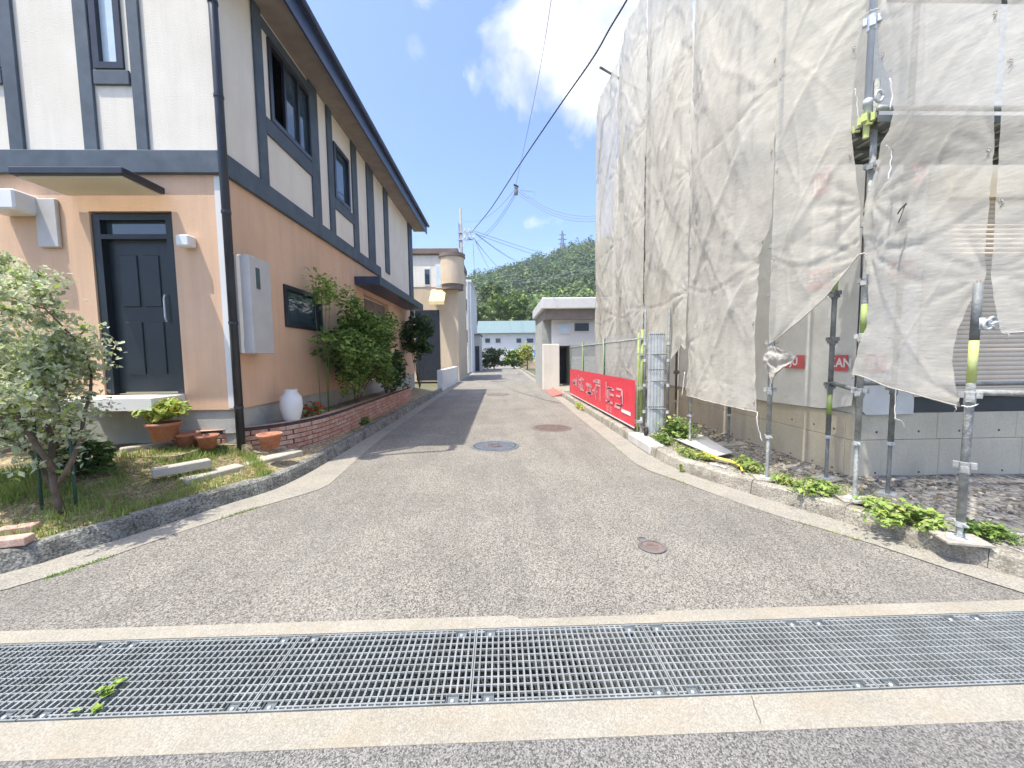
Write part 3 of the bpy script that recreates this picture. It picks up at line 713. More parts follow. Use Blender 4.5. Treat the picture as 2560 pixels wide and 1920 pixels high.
# canopy over the entrance
a = D(178, 520, HY); b = D(427, 520, HY)
cp = MB(); cp.bbox((a.x, HY-.62, a.z+.14), (b.x, HY-.061, a.z+.22), .01); part('canopy', cp, 'dark', H)
cp = MB(); cp.box((a.x+.05, HY-.57, a.z+.12), (b.x-.05, HY-.08, a.z+.139)); part('canopy_soffit', cp, 'beige', H)
# roof: side eave, gable to the front
VF, VB = HY-.13, HE+.55
def rz(x): return 7.12+(-3.0-x)*.36
rf = MB()
rf.add([(-2.98, VF, 7.12), (-2.98, VB, 7.12), (-8.2, VB, rz(-8.2)), (-8.2, VF, rz(-8.2)), (-2.98, VF, 7.00), (-2.98, VB, 7.00), (-8.2, VB, rz(-8.2)-.12), (-8.2, VF, rz(-8.2)-.12)],
       [(0, 1, 2, 3), (4, 7, 6, 5), (0, 4, 5, 1), (0, 3, 7, 4), (1, 5, 6, 2), (2, 6, 7, 3)])
rf.add([(-8.2, VF, rz(-8.2)), (-8.2, VB, rz(-8.2)), (-13, VB, 7.1), (-13, VF, 7.1), (-8.2, VF, rz(-8.2)-.12), (-8.2, VB, rz(-8.2)-.12), (-13, VB, 7.12), (-13, VF, 7.12)],
       [(0, 1, 2, 3), (4, 7, 6, 5), (0, 3, 7, 4), (1, 5, 6, 2), (2, 6, 7, 3)])
part('roof', rf, 'rooftile', H)
bx('soffit', (HX+.001, VF+.01, 6.72), (-3.02, VB-.01, 6.76), 'soffit', H)
bx('fascia', (-3.018, VF, 6.62), (-2.985, VB, 7.04), 'navy', H)
gt = MB(); gt.grid([[(-2.98+.055-.055*cos(t*pi/6), y, 6.95-.055*sin(t*pi/6)) for t in range(7)] for y in (VF, VB)]); gt.grid([[(-2.975+.05-.05*cos(t*pi/6), y, 6.95-.05*sin(t*pi/6)) for t in range(7)] for y in (VF, VB)])
part('gutter', gt, 'navy', H)
# downpipe at the corner
cx_, cy_ = HX+.06, HY-.055
p = MB(); p.tube([(-2.95, HY+.3, 6.74), (-2.98, HY+.25, 6.55), (cx_, HY+.02, 6.2), (cx_, cy_, 6.05), (cx_, cy_, .35)], .05, 12)
dp = part('downpipe', p, 'dark', H, True)
for z in (.9, 2.0, 3.4, 4.8, 5.9):
    p = MB(); p.tube([(cx_, cy_, z), (cx_, cy_, z+.035)], .057, 12); p.build('bracket', 'dark', dp)
p = MB(); p.box((HX-.10, HY-.012, .9), (HX-.01, HY-.001, 3.88)); part('pale_corner_strip', p, 'offwhite', H)  # pale strip up the wall beside the downpipe
p = MB(); p.tube([(-2.95, VF-.30, 6.62), (-3.05, VF-.36, 6.60), (-3.5, VF-.42, 6.58), (-4.0, VF-.55, 6.55)], .035, 8); p.lathe((-4.15, VF-.62, 6.45), [(0, 0), (.16, .02), (.2, .1), (.12, .16), (0, .17)], 14); p.tube([(-2.96, VF, 6.68), (-2.95, VF-.32, 6.62)], .06, 8); part('shadow_caster', p, 'dark', H, True)  # unseen piece above the view, added to cast the curved shadow on the road
# meter box
mbx = bx('meter_box', (HX+.002, HY-.09+.14, 1.62), (HX+.24, HY+.52, 2.92), 'greybox', H, .01)
bx('meter_window', (HX+.2405, HY+.18, 2.50), (HX+.246, HY+.26, 2.78), 'glass', mbx)
# wall lamps
lx, lz = fr(476, 610); L1 = MB(); L1.bbox((lx-.08, HY-.14, lz-.06), (lx+.085, HY-.002, lz+.08), .015); part('wall_lamp', L1, 'whitepaint', H)
lx, lz = fr(62, 522); L1 = MB(); L1.bbox((lx-.22, HY-.28, lz-.10), (lx+.2, HY-.002, lz+.14), .02); part('vent_hood', L1, 'whitepaint', H)
lx, lz = fr(125, 560); L1 = MB(); L1.bbox((lx-.12, HY-.05, lz-.30), (lx+.14, HY-.002, lz+.30), .01); part('intercom_panel', L1, 'greybox', H)

# ------------------------------------------------------------------ front garden
def tl(x, y):                                  # height of the garden near a point
    return .42
wc = [(-4.35, 5.12), (-3.95, 5.15), (-3.55, 5.35), (-3.18, 5.75), (-2.98, 6.3), (-2.92, 7.0), (-2.92, 8), (-2.92, 10), (-2.92, 12.6)]
wp = resample(wc, .02); Ls = [0]
for i in range(1, len(wp)): Ls.append(Ls[-1]+(wp[i]-wp[i-1]).length)
BW = thing('brick_wall', 'low curved red brick planter wall along the kerb beside the house', 'brick wall', (wp[0].x, wp[0].y, .12))
nrw = normals(wp)
m = MB(); m.grid([[wp[i]+nrw[i]*(.006)+Vector((0, 0, z)) for z in (.0, .60)]+[wp[i]+nrw[i]*.10+Vector((0, 0, z)) for z in (.60, .0)] for i in range(0, len(wp), 6)])
part('mortar_core', m, 'mortar', BW)
random.seed(21)
bsrc = []
for k in range(4):
    b = MB(); r = lambda: random.uniform(-.003, .003)
    b.bbox((-.104+r(), -.010+r()*.6, -.030), (.104+r(), .03, .030), .004)
    bsrc.append(b)
made = [None]*8; count = 0
rows_ = 6
for row in range(rows_):
    s = .11*(row % 2)+.02
    while s < Ls[-1]-.1 and count < 298:
        i = int(np.searchsorted(Ls, s)); p = wp[min(i, len(wp)-1)]; nn = nrw[min(i, len(wp)-1)]
        out = -nn
        t = Vector((out.y, -out.x, 0)); z = .165+row*.0715
        k = random.randrange(8)
        M = Matrix(((-t.x, -out.x, 0, p.x-BASE[BW.name].x+out.x*random.uniform(-.002, .003)), (-t.y, -out.y, 0, p.y-BASE[BW.name].y+out.y*.001), (0, 0, 1, z-BASE[BW.name].z), (0, 0, 0, 1)))
        if made[k] is None:
            o = bsrc[k % 4].build('brick', 'brick' if k % 3 else 'brick2'); made[k] = o; o.parent = BW; o.matrix_local = M
        else: share('brick', made[k], BW, M)
        count += 1; s += .222
m = MB(); m.grid([[wp[i]+nrw[i]*u+Vector((0, 0, .605)) for u in (-.012, .115)]+[wp[i]+nrw[i]*u+Vector((0, 0, .57)) for u in (.115,)] for i in range(0, len(wp), 6)])
part('coping', m, 'brick2', BW)
# soil in the planter
m = MB(); m.grid([[wp[i]+nrw[i]*.1+Vector((0, 0, .54)), Vector((HX-.01 if wp[i].y > 5.2 else wp[i].x, max(wp[i].y, HY-.02), .56))] for i in range(0, len(wp), 10)])
kind(m.build('planter_soil', 'soil'), 'structure')
# stepped stone edging
def slab(x0, x1, y0, y1, z0, z1, rot, label, m='offwhite'):
    b = MB(); c = Vector(((x0+x1)/2, (y0+y1)/2, (z0+z1)/2)); ca, sa = cos(rot), sin(rot)
    b.bbox((-(x1-x0)/2, -(y1-y0)/2, -(z1-z0)/2), ((x1-x0)/2, (y1-y0)/2, (z1-z0)/2), .012)
    b.v = [(c.x+x*ca-y*sa, c.y+x*sa+y*ca, c.z+z) for x, y, z in b.v]
    return tag(b.build('edging_stone', 'stone'), label, 'edging stone', 'pale edging stones stepping up to the house')
def edge_stone(x0, y0, x1, y1, w, z0, z1, label):
    c = ((x0+x1)/2, (y0+y1)/2); L = sqrt((x1-x0)**2+(y1-y0)**2); r = atan2(y1-y0, x1-x0)
    return slab(c[0]-L/2, c[0]+L/2, c[1]-w/2, c[1]+w/2, z0, z1, r, label)
def ge(a, b, w, z, label, drop=.2):
    p, q = G(*a, z), G(*b, z); return edge_stone(p.x, p.y, q.x, q.y, w, z-drop, z, label)
ge((300, 1120), (418, 1103), .10, .50, 'short pale edging stone, highest and farthest left of the garden steps', .12)
ge((378, 1172), (525, 1146), .12, .40, 'middle pale edging stone of the garden steps', .10)
ge((455, 1196), (600, 1160), .20, .26, 'broad pale edging slab nearest the kerb, left half', .12)
ge((606, 1158), (745, 1124), .22, .24, 'broad pale edging slab nearest the kerb, under the brick wall', .12)
b = MB(); b.prism([(G(440, 1165, .3).x, G(440, 1165, .3).y), (G(560, 1130, .3).x, G(560, 1130, .3).y), (-3.3, 5.1), (-4.8, 5.15), (-5.6, 5.15), (G(290, 1150, .4).x-.3, G(290, 1150, .4).y)], .30, .42)
kind(b.build('garden_bed', 'soil'), 'structure')
# pots
def pot(x, y, z, r, h, label, m='terracotta', n=18):
    root = thing('flower_pot', label, 'flower pot', (x, y, z))
    o = MB(); o.lathe((x, y, z), [(0, 0), (r*.68, 0), (r*.92, h*.82), (r*1.06, h*.82), (r*1.08, h), (r*.94, h), (r*.9, h*.86), (0, h*.86)], n); part('pot', o, m, root, True)
    return root
p = G(470, 1120, .42); pot(p.x, p.y, .42, .13, .20, 'terracotta pot on the soil left of the downpipe foot')
p = G(520, 1120, .42); pot(p.x, p.y, .42, .12, .17, 'smaller terracotta pot close to the downpipe foot')
p = G(676, 1120, .40); pot(p.x, p.y, .40, .14, .19, 'terracotta pot right of the downpipe foot, by the brick wall')
p = D(410, 1075, 4.85); rt = pot(p.x, p.y, .56, .17, .22, 'brown pot holding a lime-yellow leafy plant')
f = MB(); random.seed(5); leaves(f, 420, crown_fn((p.x, p.y, .93), (.36, .3, .2)), .055, ['leaf_lime', 'leaf_yellow'], (2, 1)); part('foliage', f, None, rt)
p = G(700, 1010, .62); rt = thing('white_urn', 'white rounded garden urn standing before the side wall of the house', 'urn', (p.x, 5.95, .56))
o = MB(); o.lathe((-3.22, 5.95, .56), [(0, 0), (.09, 0), (.12, .08), (.16, .25), (.15, .40), (.09, .48), (.10, .52), (0, .52)], 20); part('body', o, 'whitepaint', rt, True)
random.seed(6)
f = MB(); leaves(f, 160, crown_fn((-3.2, 6.5, .70), (.28, .3, .15)), .05, ['leaf_mid', 'flower', 'leaf_bright'], (2, 3, 1)); st_ = MB(); [st_.tube([(-3.2+random.uniform(-.1, .1), 6.5+random.uniform(-.15, .15), .55), (-3.2, 6.5, .75)], .005, 5) for _ in range(6)]
rt = thing('red_flower_plant', 'low plant with red flowers in the brick planter', 'flowers', (-3.2, 6.5, .55)); part('foliage', f, None, rt); part('stem', st_, 'leaf_mid', rt)
p = G(215, 1040, .6); rt = thing('watering_bottle', 'green plastic bottle standing among the plants before the door', 'bottle', (p.x, p.y, .60))
o = MB(); o.lathe((p.x, p.y, .5), [(0, 0), (.06, 0), (.065, .2), (.05, .27), (.022, .31), (.022, .35), (0, .35)], 14); part('body', o, 'plasticgreen', rt, True)

# loose bricks on the kerb end at the far left
for (cx, cy, a, lb) in (((G(28, 1362, .17)).x, (G(28, 1362, .17)).y, .30, 'loose pale red brick resting on the kerb at the left edge'), ((G(20, 1345, .17)).x-.03, (G(20, 1345, .17)).y+.09, .38, 'second loose brick lying behind the first at the left edge')):
    b = MB(); b.bbox((-.11, -.05, 0), (.11, .05, .062), .006); ca, sa = cos(a), sin(a); b.v = [(cx+x*ca-y*sa, cy+x*sa+y*ca, .168+z) for x, y, z in b.v]
    tag(b.build('brick', 'brick2'), lb, 'brick')

# ------------------------------------------------------------------ plants on the left
def shrub(name, label, c, r, n, size, mats, wts=None, base=None, cat='shrub', seed=1, stems=7, group=None, elong=1.6, hollow=.35):
    random.seed(seed); b = base or (c[0], c[1], c[2]-r[2]*.9)
    root = thing(name, label, cat, b, group)
    f = MB(); leaves(f, n, crown_fn(c, r, hollow), size, mats, wts, elong=elong); fo = part('foliage', f, None, root)
    s = MB()
    for k in range(stems):
        e = Vector((c[0]+random.uniform(-.6, .6)*r[0], c[1]+random.uniform(-.6, .6)*r[1], c[2]+random.uniform(-.3, .5)*r[2])); q = Vector(b)
        mid = q.lerp(e, .5)+Vector((random.gauss(0, .04), random.gauss(0, .04), .05)); s.tube([q, mid, e], .018*max(.4, r[2]), 6, .004)
    part('stem', s, 'bark', root); return root
# olive tree at the far left: trunk, limbs, hanging sprays
tb = G(150, 1268, .28)
OT = thing('olive_tree', 'small pale olive tree in the lawn at the far left, before the front door', 'tree', (tb.x, tb.y, .25))
random.seed(12); tr = MB(); tips = []
def limb(p, d, L, r, lvl):
    pts = [p]; q = p.copy(); dd = d.copy()
    for _ in range(5):
        dd = (dd+Vector((random.gauss(0, .16), random.gauss(0, .13), random.gauss(.04, .08)))).normalized(); q = q+dd*L/5; pts.append(q.copy())
    if any(q_.x-tb.x > .3 or q_.z > 2.6 for q_ in pts): return
    tr.tube(pts, r, 7, r*.45)
    if lvl:
        for _ in range(3 if lvl > 1 else 4):
            k = random.choice((2, 3, 4, 5)); a = random.uniform(0, 2*pi)
            limb(pts[k], (dd*.6+Vector((cos(a), sin(a)*.8, random.uniform(-.1, .7)))).normalized(), L*random.uniform(.5, .75), r*.5, lvl-1)
    tips.extend(pts[2:])
limb(Vector((tb.x, tb.y, .22)), Vector((-.05, .1, 1)), 1.15, .032, 2); limb(Vector((tb.x-.03, tb.y+.02, .6)), Vector((-.45, .1, 1)).normalized(), 1.1, .024, 2); limb(Vector((tb.x+.02, tb.y, .5)), Vector((.25, .2, 1)).normalized(), 1.0, .022, 2); limb(Vector((tb.x-.1, tb.y+.05, .45)), Vector((-.8, .1, 1)).normalized(), 1.0, .022, 2)
part('trunk', tr, 'bark', OT, True)
f = MB(); rngo = random.Random(4)
allowed = [t for t in tips if t.z < 2.6 and -1.3 < t.x-tb.x < .16]
for t in allowed:
    for _ in range(11):
        a = rngo.uniform(0, 2*pi); d = Vector((cos(a), sin(a)*.8, rngo.uniform(-.5, .9))).normalized(); q = t.copy(); L = rngo.uniform(.12, .3)
        for s_ in range(10):
            u = s_/10; w = q+d*L*u+Vector((0, 0, -.12*u*u*L*3))
            leaves(f, 1, lambda: (w.x+rngo.gauss(0, .012), w.y+rngo.gauss(0, .012), w.z+rngo.gauss(0, .012)), .030, ['olive_leaf', 'olive_dark', 'leaf_lime'], (6, 1, 1), rng=rngo, elong=1.7, droop=.8)
part('foliage', f, None, OT)
for k, (px, py, h) in enumerate(((105, 1275, 1.0), (190, 1268, .8))):
    p = G(px, py, .24); s = MB(); s.tube([(p.x, p.y, .12), (p.x+.01, p.y, .24+h)], .012, 8)
    tag(s.build('plant_stake', 'greenpost', smooth=True), ('dark green stake left of the olive trunk', 'dark green stake right of the olive trunk')[k], 'stake', 'stakes by the olive tree')
random.seed(31)
f = MB(); pc = G(150, 1215, .3); f = leaves(f, 700, crown_fn((pc.x+.05, pc.y+.15, .58), (.42, .3, .3)), .055, ['leaf_mid', 'leaf_dark', 'olive_leaf'], (3, 3, 1))
rt = thing('dark_bush', 'dark green low bush around the foot of the olive tree', 'bush', (pc.x, pc.y, .28)); part('foliage', f, None, rt); s = MB(); [s.tube([(pc.x, pc.y+.1, .2), (pc.x+random.uniform(-.25, .25), pc.y+random.uniform(-.05, .3), .6)], .008, 5, .003) for _ in range(8)]; part('stem', s, 'bark', rt)
shrub('garden_shrub', 'pale green shrub in front of the doorstep', (-5.3, 4.55, .95), (.5, .4, .42), 900, .05, ['olive_leaf', 'leaf_mid', 'olive_dark'], (3, 2, 2), seed=8)
shrub('garden_shrub', 'loose green shrub left of the door, behind the olive tree', (-6.3, 4.7, 1.2), (.7, .45, .7), 1300, .055, ['olive_leaf', 'leaf_mid', 'olive_dark'], (3, 2, 2), seed=9)
# shrubs along the side wall
c = D(880, 820, 7.6); shrub('leafy_shrub', 'large bright green shrub in the brick planter against the side wall', (-2.95, 8.5, 1.8), (.68, 2.1, 1.15), 13000, .062, ['leaf_bright', 'leaf_mid', 'leaf_dark'], (5, 4, 1), base=(-3.15, 8.4, .55), seed=13, stems=3, hollow=.2)
s = MB(); random.seed(3); f = MB(); leaves(f, 520, crown_fn((-3.15, 7.1, 2.75), (.4, .5, .45), .1), .05, ['leaf_lime', 'leaf_bright'], (1, 3))
rt = thing('tall_shoots', 'thin light green shoots rising above the large shrub', 'shrub', (-3.2, 7.0, .55)); part('foliage', f, None, rt)
for k in range(3): s.tube([(-3.25+random.uniform(-.1, .1), 7.1, .55), (-3.2+random.uniform(-.2, .2), 7.1+random.uniform(-.3, .3), 2.0), (-3.15+random.uniform(-.4, .35), 7.1+random.uniform(-.4, .4), 3.0)], .008, 5, .002)
part('stem', s, 'leaf_mid', rt)
shrub('leafy_shrub', 'lower dark green shrub further along the planter', (-2.95, 10.4, 1.25), (.5, .9, .65), 2200, .07, ['leaf_mid', 'leaf_dark'], (2, 3), base=(-3.1, 10.4, .55), seed=14)
shrub('round_shrub', 'rounded very dark green shrub before the far neighbour house', (-3.0, 14.2, 2.3), (.75, .9, .95), 2600, .09, ['leaf_dark', 'leaf_mid'], (4, 1), base=(-3.0, 14.2, .4), seed=15)
random.seed(16); f = MB(); pw = G(905, 1058, .2); leaves(f, 260, crown_fn((pw.x-.02, pw.y+.12, .23), (.16, .3, .12)), .04, ['leaf_mid', 'leaf_bright'], (2, 1)); o = f.build('trailing_weed'); tag(o, 'small green weed at the foot of the brick wall on the kerb', 'weed')

# lawn
random.seed(17)
gr = MB(); dr = 0
def in_lawn():
    while True:
        i = random.randrange(len(LB)-1); p = LB[i].lerp(LB[i+1], random.random())
        if p.y > 4.7: continue
        u = random.uniform(0, 1)**1.4*1.5; tx, ty = (p.x-2.4, p.y+2.6) if p.y <= 4.2 else (-4.0, p.y+1)
        d = Vector((tx-p.x, ty-p.y, 0)).normalized(); q = p+d*u
        return q, u
for k in range(46000):
    q, u = in_lawn(); q = q+Vector((random.gauss(0, .03), random.gauss(0, .03), 0))
    z = lawn_h(q.x, q.y, u)-.01; dn = noise.noise(Vector((q.x*1.8, q.y*1.8, 4)))
    dry = random.random() < (.8 if u < .3 or dn < -.05 else .45)
    gr.m('straw' if dry else random.choice(('grass', 'grass', 'leaf_bright')))
    h = random.uniform(.02, .06) if dry else random.uniform(.03, .10)*(1+dn); a = random.uniform(0, 2*pi); l = random.uniform(.3, 1.4) if dry else random.uniform(.1, .7); w = random.uniform(.002, .0045)
    t = Vector((-sin(a), cos(a), 0))*w; tip = q+Vector((cos(a)*h*l, sin(a)*h*l, z+h*(.35 if dry else 1))); mid = q+Vector((cos(a)*h*l*.35, sin(a)*h*l*.35, z+h*(.3 if dry else .6)))
    b0 = q+Vector((0, 0, z)); gr.add([b0-t, b0+t, mid+t*.8, tip, mid-t*.8], [(0, 1, 2, 4), (4, 2, 3)])
kind(gr.build('grass'), 'stuff', 'green and dry grass on the strip behind the left kerb')
# moss and tufts in the joint of the left gutter
random.seed(18); ms = MB(); lo = [p for p in resample(LOc, .02) if 2.4 < p.y < 4.6]
for k in range(1500):
    p = random.choice(lo); d = noise.noise(Vector((p.x*2.1, p.y*2.1, 1)))
    if d < .02: continue
    ms.m(random.choice(('leaf_mid', 'leaf_bright', 'leaf_lime'))); s_ = random.uniform(.006, .018); a = random.uniform(0, 6)
    c = Vector((p.x+random.gauss(0, .014), p.y+random.gauss(0, .014), .006)); t = Vector((cos(a), sin(a), 0))*s_*.35
    ms.add([c-t, c+t, c+Vector((random.gauss(0, .6)*s_, random.gauss(0, .6)*s_, s_))], [(0, 1, 2)])
kind(ms.build('joint_moss'), 'stuff', 'moss and tiny weeds growing in the joint along the left gutter')

# ------------------------------------------------------------------ building site on the right
FX, FY = 4.03, 4.25
B = thing('building_under_construction', 'house under construction on a bare concrete foundation, wrapped in pale sheet behind the netting', 'building', (FX+2, FY+4, .1))
ftop = D(2160, 1034, FY).z; fmid = D(2160, 1101, FY).z
# foundation: concrete lifts with recessed joints
FT = MB(); FT.box((FX+.012, FY+.012, -.2), (9.5, 14, ftop-.01)); part('foundation_core', FT, 'joint', B)
def pour(face, a, b, z0, z1):
    m = MB(); g_ = .002
    if face == 'f': m.bbox((a+g_, FY, z0+g_), (b-g_, FY+.10, z1-g_), .006)
    else: m.bbox((FX, a+g_, z0+g_), (FX+.10, b-g_, z1-g_), .004)
    o = m.build('foundation_panel', 'found', B)
    k = MB()
    if face == 'f':
        for u in (.28, .78):
            xx = a+(b-a)*u; k.tube([(xx, FY+.002, z0+.3*(z1-z0)), (xx, FY-.0015, z0+.3*(z1-z0))], .014, 12)
    else:
        for u in (.25, .75):
            yy = a+(b-a)*u; k.tube([(FX+.002, yy, z0+.3*(z1-z0)), (FX-.0015, yy, z0+.3*(z1-z0))], .014, 12)
    k.build('tie_hole', 'joint', o)
ex = [FX, D(2346, 1150, FY).x, D(2346, 1150, FY).x+1.0, 7.0, 9.0]
ex2 = [FX, FX+1.0, FX+1.95, 7.0, 9.0]
for a, b in zip(ex[:-1], ex[1:]): pour('f', a, b, -.02, fmid)
for a, b in zip(ex2[:-1], ex2[1:]): pour('f', a, b, fmid, ftop)
ey = [FY+.1, 4.95, 5.85, 6.75, 7.7, 8.7, 10.5, 13.5]
for a, b in zip(ey[:-1], ey[1:]): pour('s', a, b, -.02, fmid); pour('s', a, b, fmid, ftop)
WT = 8.2
bx('wall', (FX+.03, FY+.04, ftop), (9.5, 14, WT), 'wrap', B)
z1 = D(2400, 990, FY).z; bx('flashing', (FX+.031, FY-.004, ftop+.002), (9.5, FY+.039, z1), 'dark', B) if False else bx('flashing', (D(2272, 1010, FY).x, FY+.006, ftop+.002), (9.5, FY+.039, z1), 'flash', B)
sx0 = D(2352, 700, FY).x; sz0 = D(2400, 984, FY).z; sz1 = D(2400, 498, FY).z
bx('window_sill', (sx0-.25, FY-.03, z1+.002), (8.6, FY+.038, sz0), 'beige', B)
bx('window_jamb', (D(2306, 700, FY).x, FY-.02, sz0+.002), (sx0-.004, FY+.038, D(2330, 414, FY).z), 'beige', B)
bx('shutter_case', (sx0, FY-.05, sz1+.004), (8.6, FY+.038, sz1+.38), 'beige', B)
SH = bx('window_shutter', (sx0, FY+.02, sz0+.002), (8.6, FY+.034, sz1), 'brown', B)
n = 42; ph = (sz1-sz0)/n; sl = MB(); L = 8.6-sx0; k = 6
sl.grid([[(x, FY+.019-.010*sin(pi*t/k), ph*.03+ph*.94*t/k) for t in range(k+1)] for x in (sx0+.003, 8.6-.003)]); sl.f = [f[::-1] for f in sl.f]
src = None
for i in range(n):
    if src is None: src = sl.build('slat', 'shutter', SH, True); src.location.z = sz0+.004
    else: o = share('slat', src, SH); o.location = (0, 0, sz0+.004+i*ph)
BASE['slat'] = Vector()
# fix base offset: slats are children of the shutter, which sits at the building's base
for o in SH.children: o.location.z += 0
# hanging building wrap with hem: side and front
def wrap_sheet(face, u0, u1, hem, top, label=None):
    m = MB(); rows = []
    nz = 60; nu = 40
    for i in range(nu+1):
        r = []; u = u0+(u1-u0)*i/nu; hz = float(np.interp(u, [h[0] for h in hem], [h[1] for h in hem]))
        for j in range(nz+1):
            z = hz+(top-hz)*j/nz
            d = .012+.008*noise.noise(Vector((u*3, z*2, 3)))+.004*noise.noise(Vector((u*11, z*7, 3)))+.03*exp(-(z-hz)/.12)*(.5+.5*noise.noise(Vector((u*2.2, 0, 7))))
            r.append((u, FY-d, z) if face == 'f' else (FX-d, u, z))
        rows.append(r)
    m.grid(rows)
    if face == 's': m.f = [f[::-1] for f in m.f]
    return m.build('building_wrap', 'wrap', B, True)
wf = wrap_sheet('f', FX-.0, D(2282, 1000, FY).x, [(FX, D(2140, 1012, FY).z), (FX+.12, ftop-.01), (9, ftop-.005)], D(2300, 290, FY).z)
ws = wrap_sheet('s', FY, 12.8, [(FY, XP(2120, 1012, FX).z), (XP(2067, 1022, FX).y, XP(2067, 1022, FX).z), (XP(1930, 1004, FX).y, XP(1930, 1004, FX).z), (8, ftop-.03), (13, ftop-.03)], WT)
def text_mesh(s, size, material, parent, M, bold=0):
    cu = bpy.data.curves.new('t', 'FONT'); cu.body = s; cu.size = size; cu.align_x = 'CENTER'; cu.align_y = 'CENTER'; cu.offset = bold
    t = bpy.data.objects.new('t', cu); COL.objects.link(t); dg = bpy.context.evaluated_depsgraph_get(); me = bpy.data.meshes.new_from_object(t.evaluated_get(dg)); bpy.data.objects.remove(t)
    me.materials.clear(); me.materials.append(MT[material]); o = bpy.data.objects.new('lettering', me); COL.objects.link(o); o.parent = parent; o.matrix_local = M; return o
def logo(face, px0, py0, px1, py1, txt, parent):
    if face == 'f': a, b = D(px0, py0, FY), D(px1, py1, FY); u0_, u1_ = a.x, b.x; za, zb = b.z, a.z; off = FY-.035
    else: a, b = XP(px0, py0, FX), XP(px1, py1, FX); u0_, u1_ = b.y, a.y; za, zb = min(a.z, b.z), max(a.z, b.z); off = FX-.035
    m = MB()
    if face == 'f': m.box((u0_, off, za), (u1_, off+.003, zb))
    else: m.box((off, u0_, za), (off+.003, u1_, zb))
    o = m.build('printed_logo', 'redlogo', parent)
    c = Vector(((u0_+u1_)/2, off-.002, (za+zb)/2)) if face == 'f' else Vector((off-.002, (u0_+u1_)/2, (za+zb)/2))
    c -= BASE[parent.name]
    R = Matrix(((1, 0, 0), (0, 0, -1), (0, 1, 0))).to_4x4() if face == 'f' else Matrix(((0, 0, -1), (-1, 0, 0), (0, 1, 0))).to_4x4()
    text_mesh(txt, (zb-za)*.78, 'white', o, Matrix.Translation(c) @ R, .004)
logo('s', 1968, 888, 2016, 922, 'JŪ', ws); logo('s', 2090, 888, 2125, 928, 'KAN', ws); logo('f', 2150, 886, 2208, 930, 'JŪ', wf)
logo('s', 2024, 680, 2084, 716, 'KANJŪ', ws); logo('f', 2218, 655, 2284, 697, 'KANJŪ', wf); logo('s', 2040, 440, 2078, 478, 'JŪ', ws); logo('f', 2268, 414, 2303, 460, 'K', wf)

# ------------------------------------------------------------------ scaffold standards
def standard(x, y, label, top, nut, z0=.15, collars=(1.17, 1.67, 2.17, 2.67, 3.17), m='pipe', paint=(), screw=True, plate=True, lean=(0, 0), rot=.4, srot=None, matpaint='limepaint', extra=()):
    root = thing('scaffold_pole', label, 'scaffold pole', (x, y, z0), 'scaffold poles round the building')
    X = lambda z: (x+lean[0]*(z-z0), y+lean[1]*(z-z0), z)
    p = MB(); p.tube([X(nut), X(top)], .0245, 14); part('tube', p, m, root, True)
    for (a, b) in paint:
        p = MB(); p.tube([X(a), X(b)], .0252, 14); part('paint_band', p, matpaint, root, True)
    for zc in collars:
        if zc > top: continue
        c = MB(); cx, cy, _ = X(zc); c.lathe((cx, cy, zc-.045), [(.0255, 0), (.031, .004), (.031, .088), (.0255, .092)], 14)
        for k in range(4):
            a = rot+k*pi/2; dx, dy = cos(a), sin(a); dz = .022 if k % 2 else -.004
            c.obox((cx+dx*.043, cy+dy*.043, zc+dz), (dx*.015, dy*.015, 0), (-dy*.021, dx*.021, 0), (0, 0, .021))
        part('wedge_collar', c, m if m != 'pipe_white' else 'pipe', root)
    if screw:
        s = MB(); n = int((nut-z0)/.012); pts = []
        s.lathe((x, y, z0), sum([[(.0165, i*.012), (.0185, i*.012+.004), (.0165, i*.012+.008)] for i in range(n)], []), 10)
        part('jack_screw', s, 'pipe_dark' if m == 'pipe_dark' else 'pipe', root, False)
        q = MB(); q.tube([X(nut-.035), X(nut)], .030, 12)
        a = rot+.5; q.obox((x, y, nut-.012), (cos(a)*.075, sin(a)*.075, 0), (-sin(a)*.007, cos(a)*.007, 0), (0, 0, .006)); part('jack_nut', q, 'galv', root)
    if plate:
        q = MB(); a = rot; q.obox((x, y, z0+.003), (.065*cos(a), .065*sin(a), 0), (-.065*sin(a), .065*cos(a), 0), (0, 0, .004)); part('base_plate', q, 'galv', root)
        a = rot if srot is None else srot; q = MB(); q.obox((x+.01, y, z0-.008), (.13*cos(a), .13*sin(a), .003), (-.10*sin(a), .10*cos(a), 0), (0, 0, .007)); part('sole_board', q, 'wood', root)
    return root
P1, P2, P3, P4, P5 = (2.92, 4.08), (3.30, 3.43), (3.35, 2.64), (3.66, 4.16), (3.84, 3.64)
standard(*P1, 'weathered scaffold pole standing on the kerb left of the torn net gap', 5.6, .65, .175, collars=(1.13, 1.64, 2.15, 2.66), m='pipe_white', rot=.9, srot=-.35)
standard(*P2, 'cement-splashed scaffold pole at the net corner, with a lime band and threaded jack', 3.9, .72, .175, m='pipe_white', paint=((1.72, 1.98),), rot=.5, srot=-.3)
standard(P2[0]+.004, P2[1], 'x', 3.2, .7, .175) if False else None
standard(*P3, 'big speckled scaffold pole nearest the camera at the right, lime green at its top', 2.02, .30, .175, collars=(.70, 1.21), m='pipe_white', paint=((1.32, 1.62),), rot=.7, srot=-.35, matpaint='yellow')
standard(*P4, 'grey scaffold pole with a bright green band behind the diagonal net hem', 3.4, .62, .13, m='pipe_dark', paint=((2.18, 2.42), (.86, 1.08)), rot=.3)
standard(*P5, 'dark grey scaffold pole in front of the foundation, right of the net corner', 5.5, .66, .13, m='pipe_dark', rot=.6)
names = ['first', 'second', 'third', 'fourth']
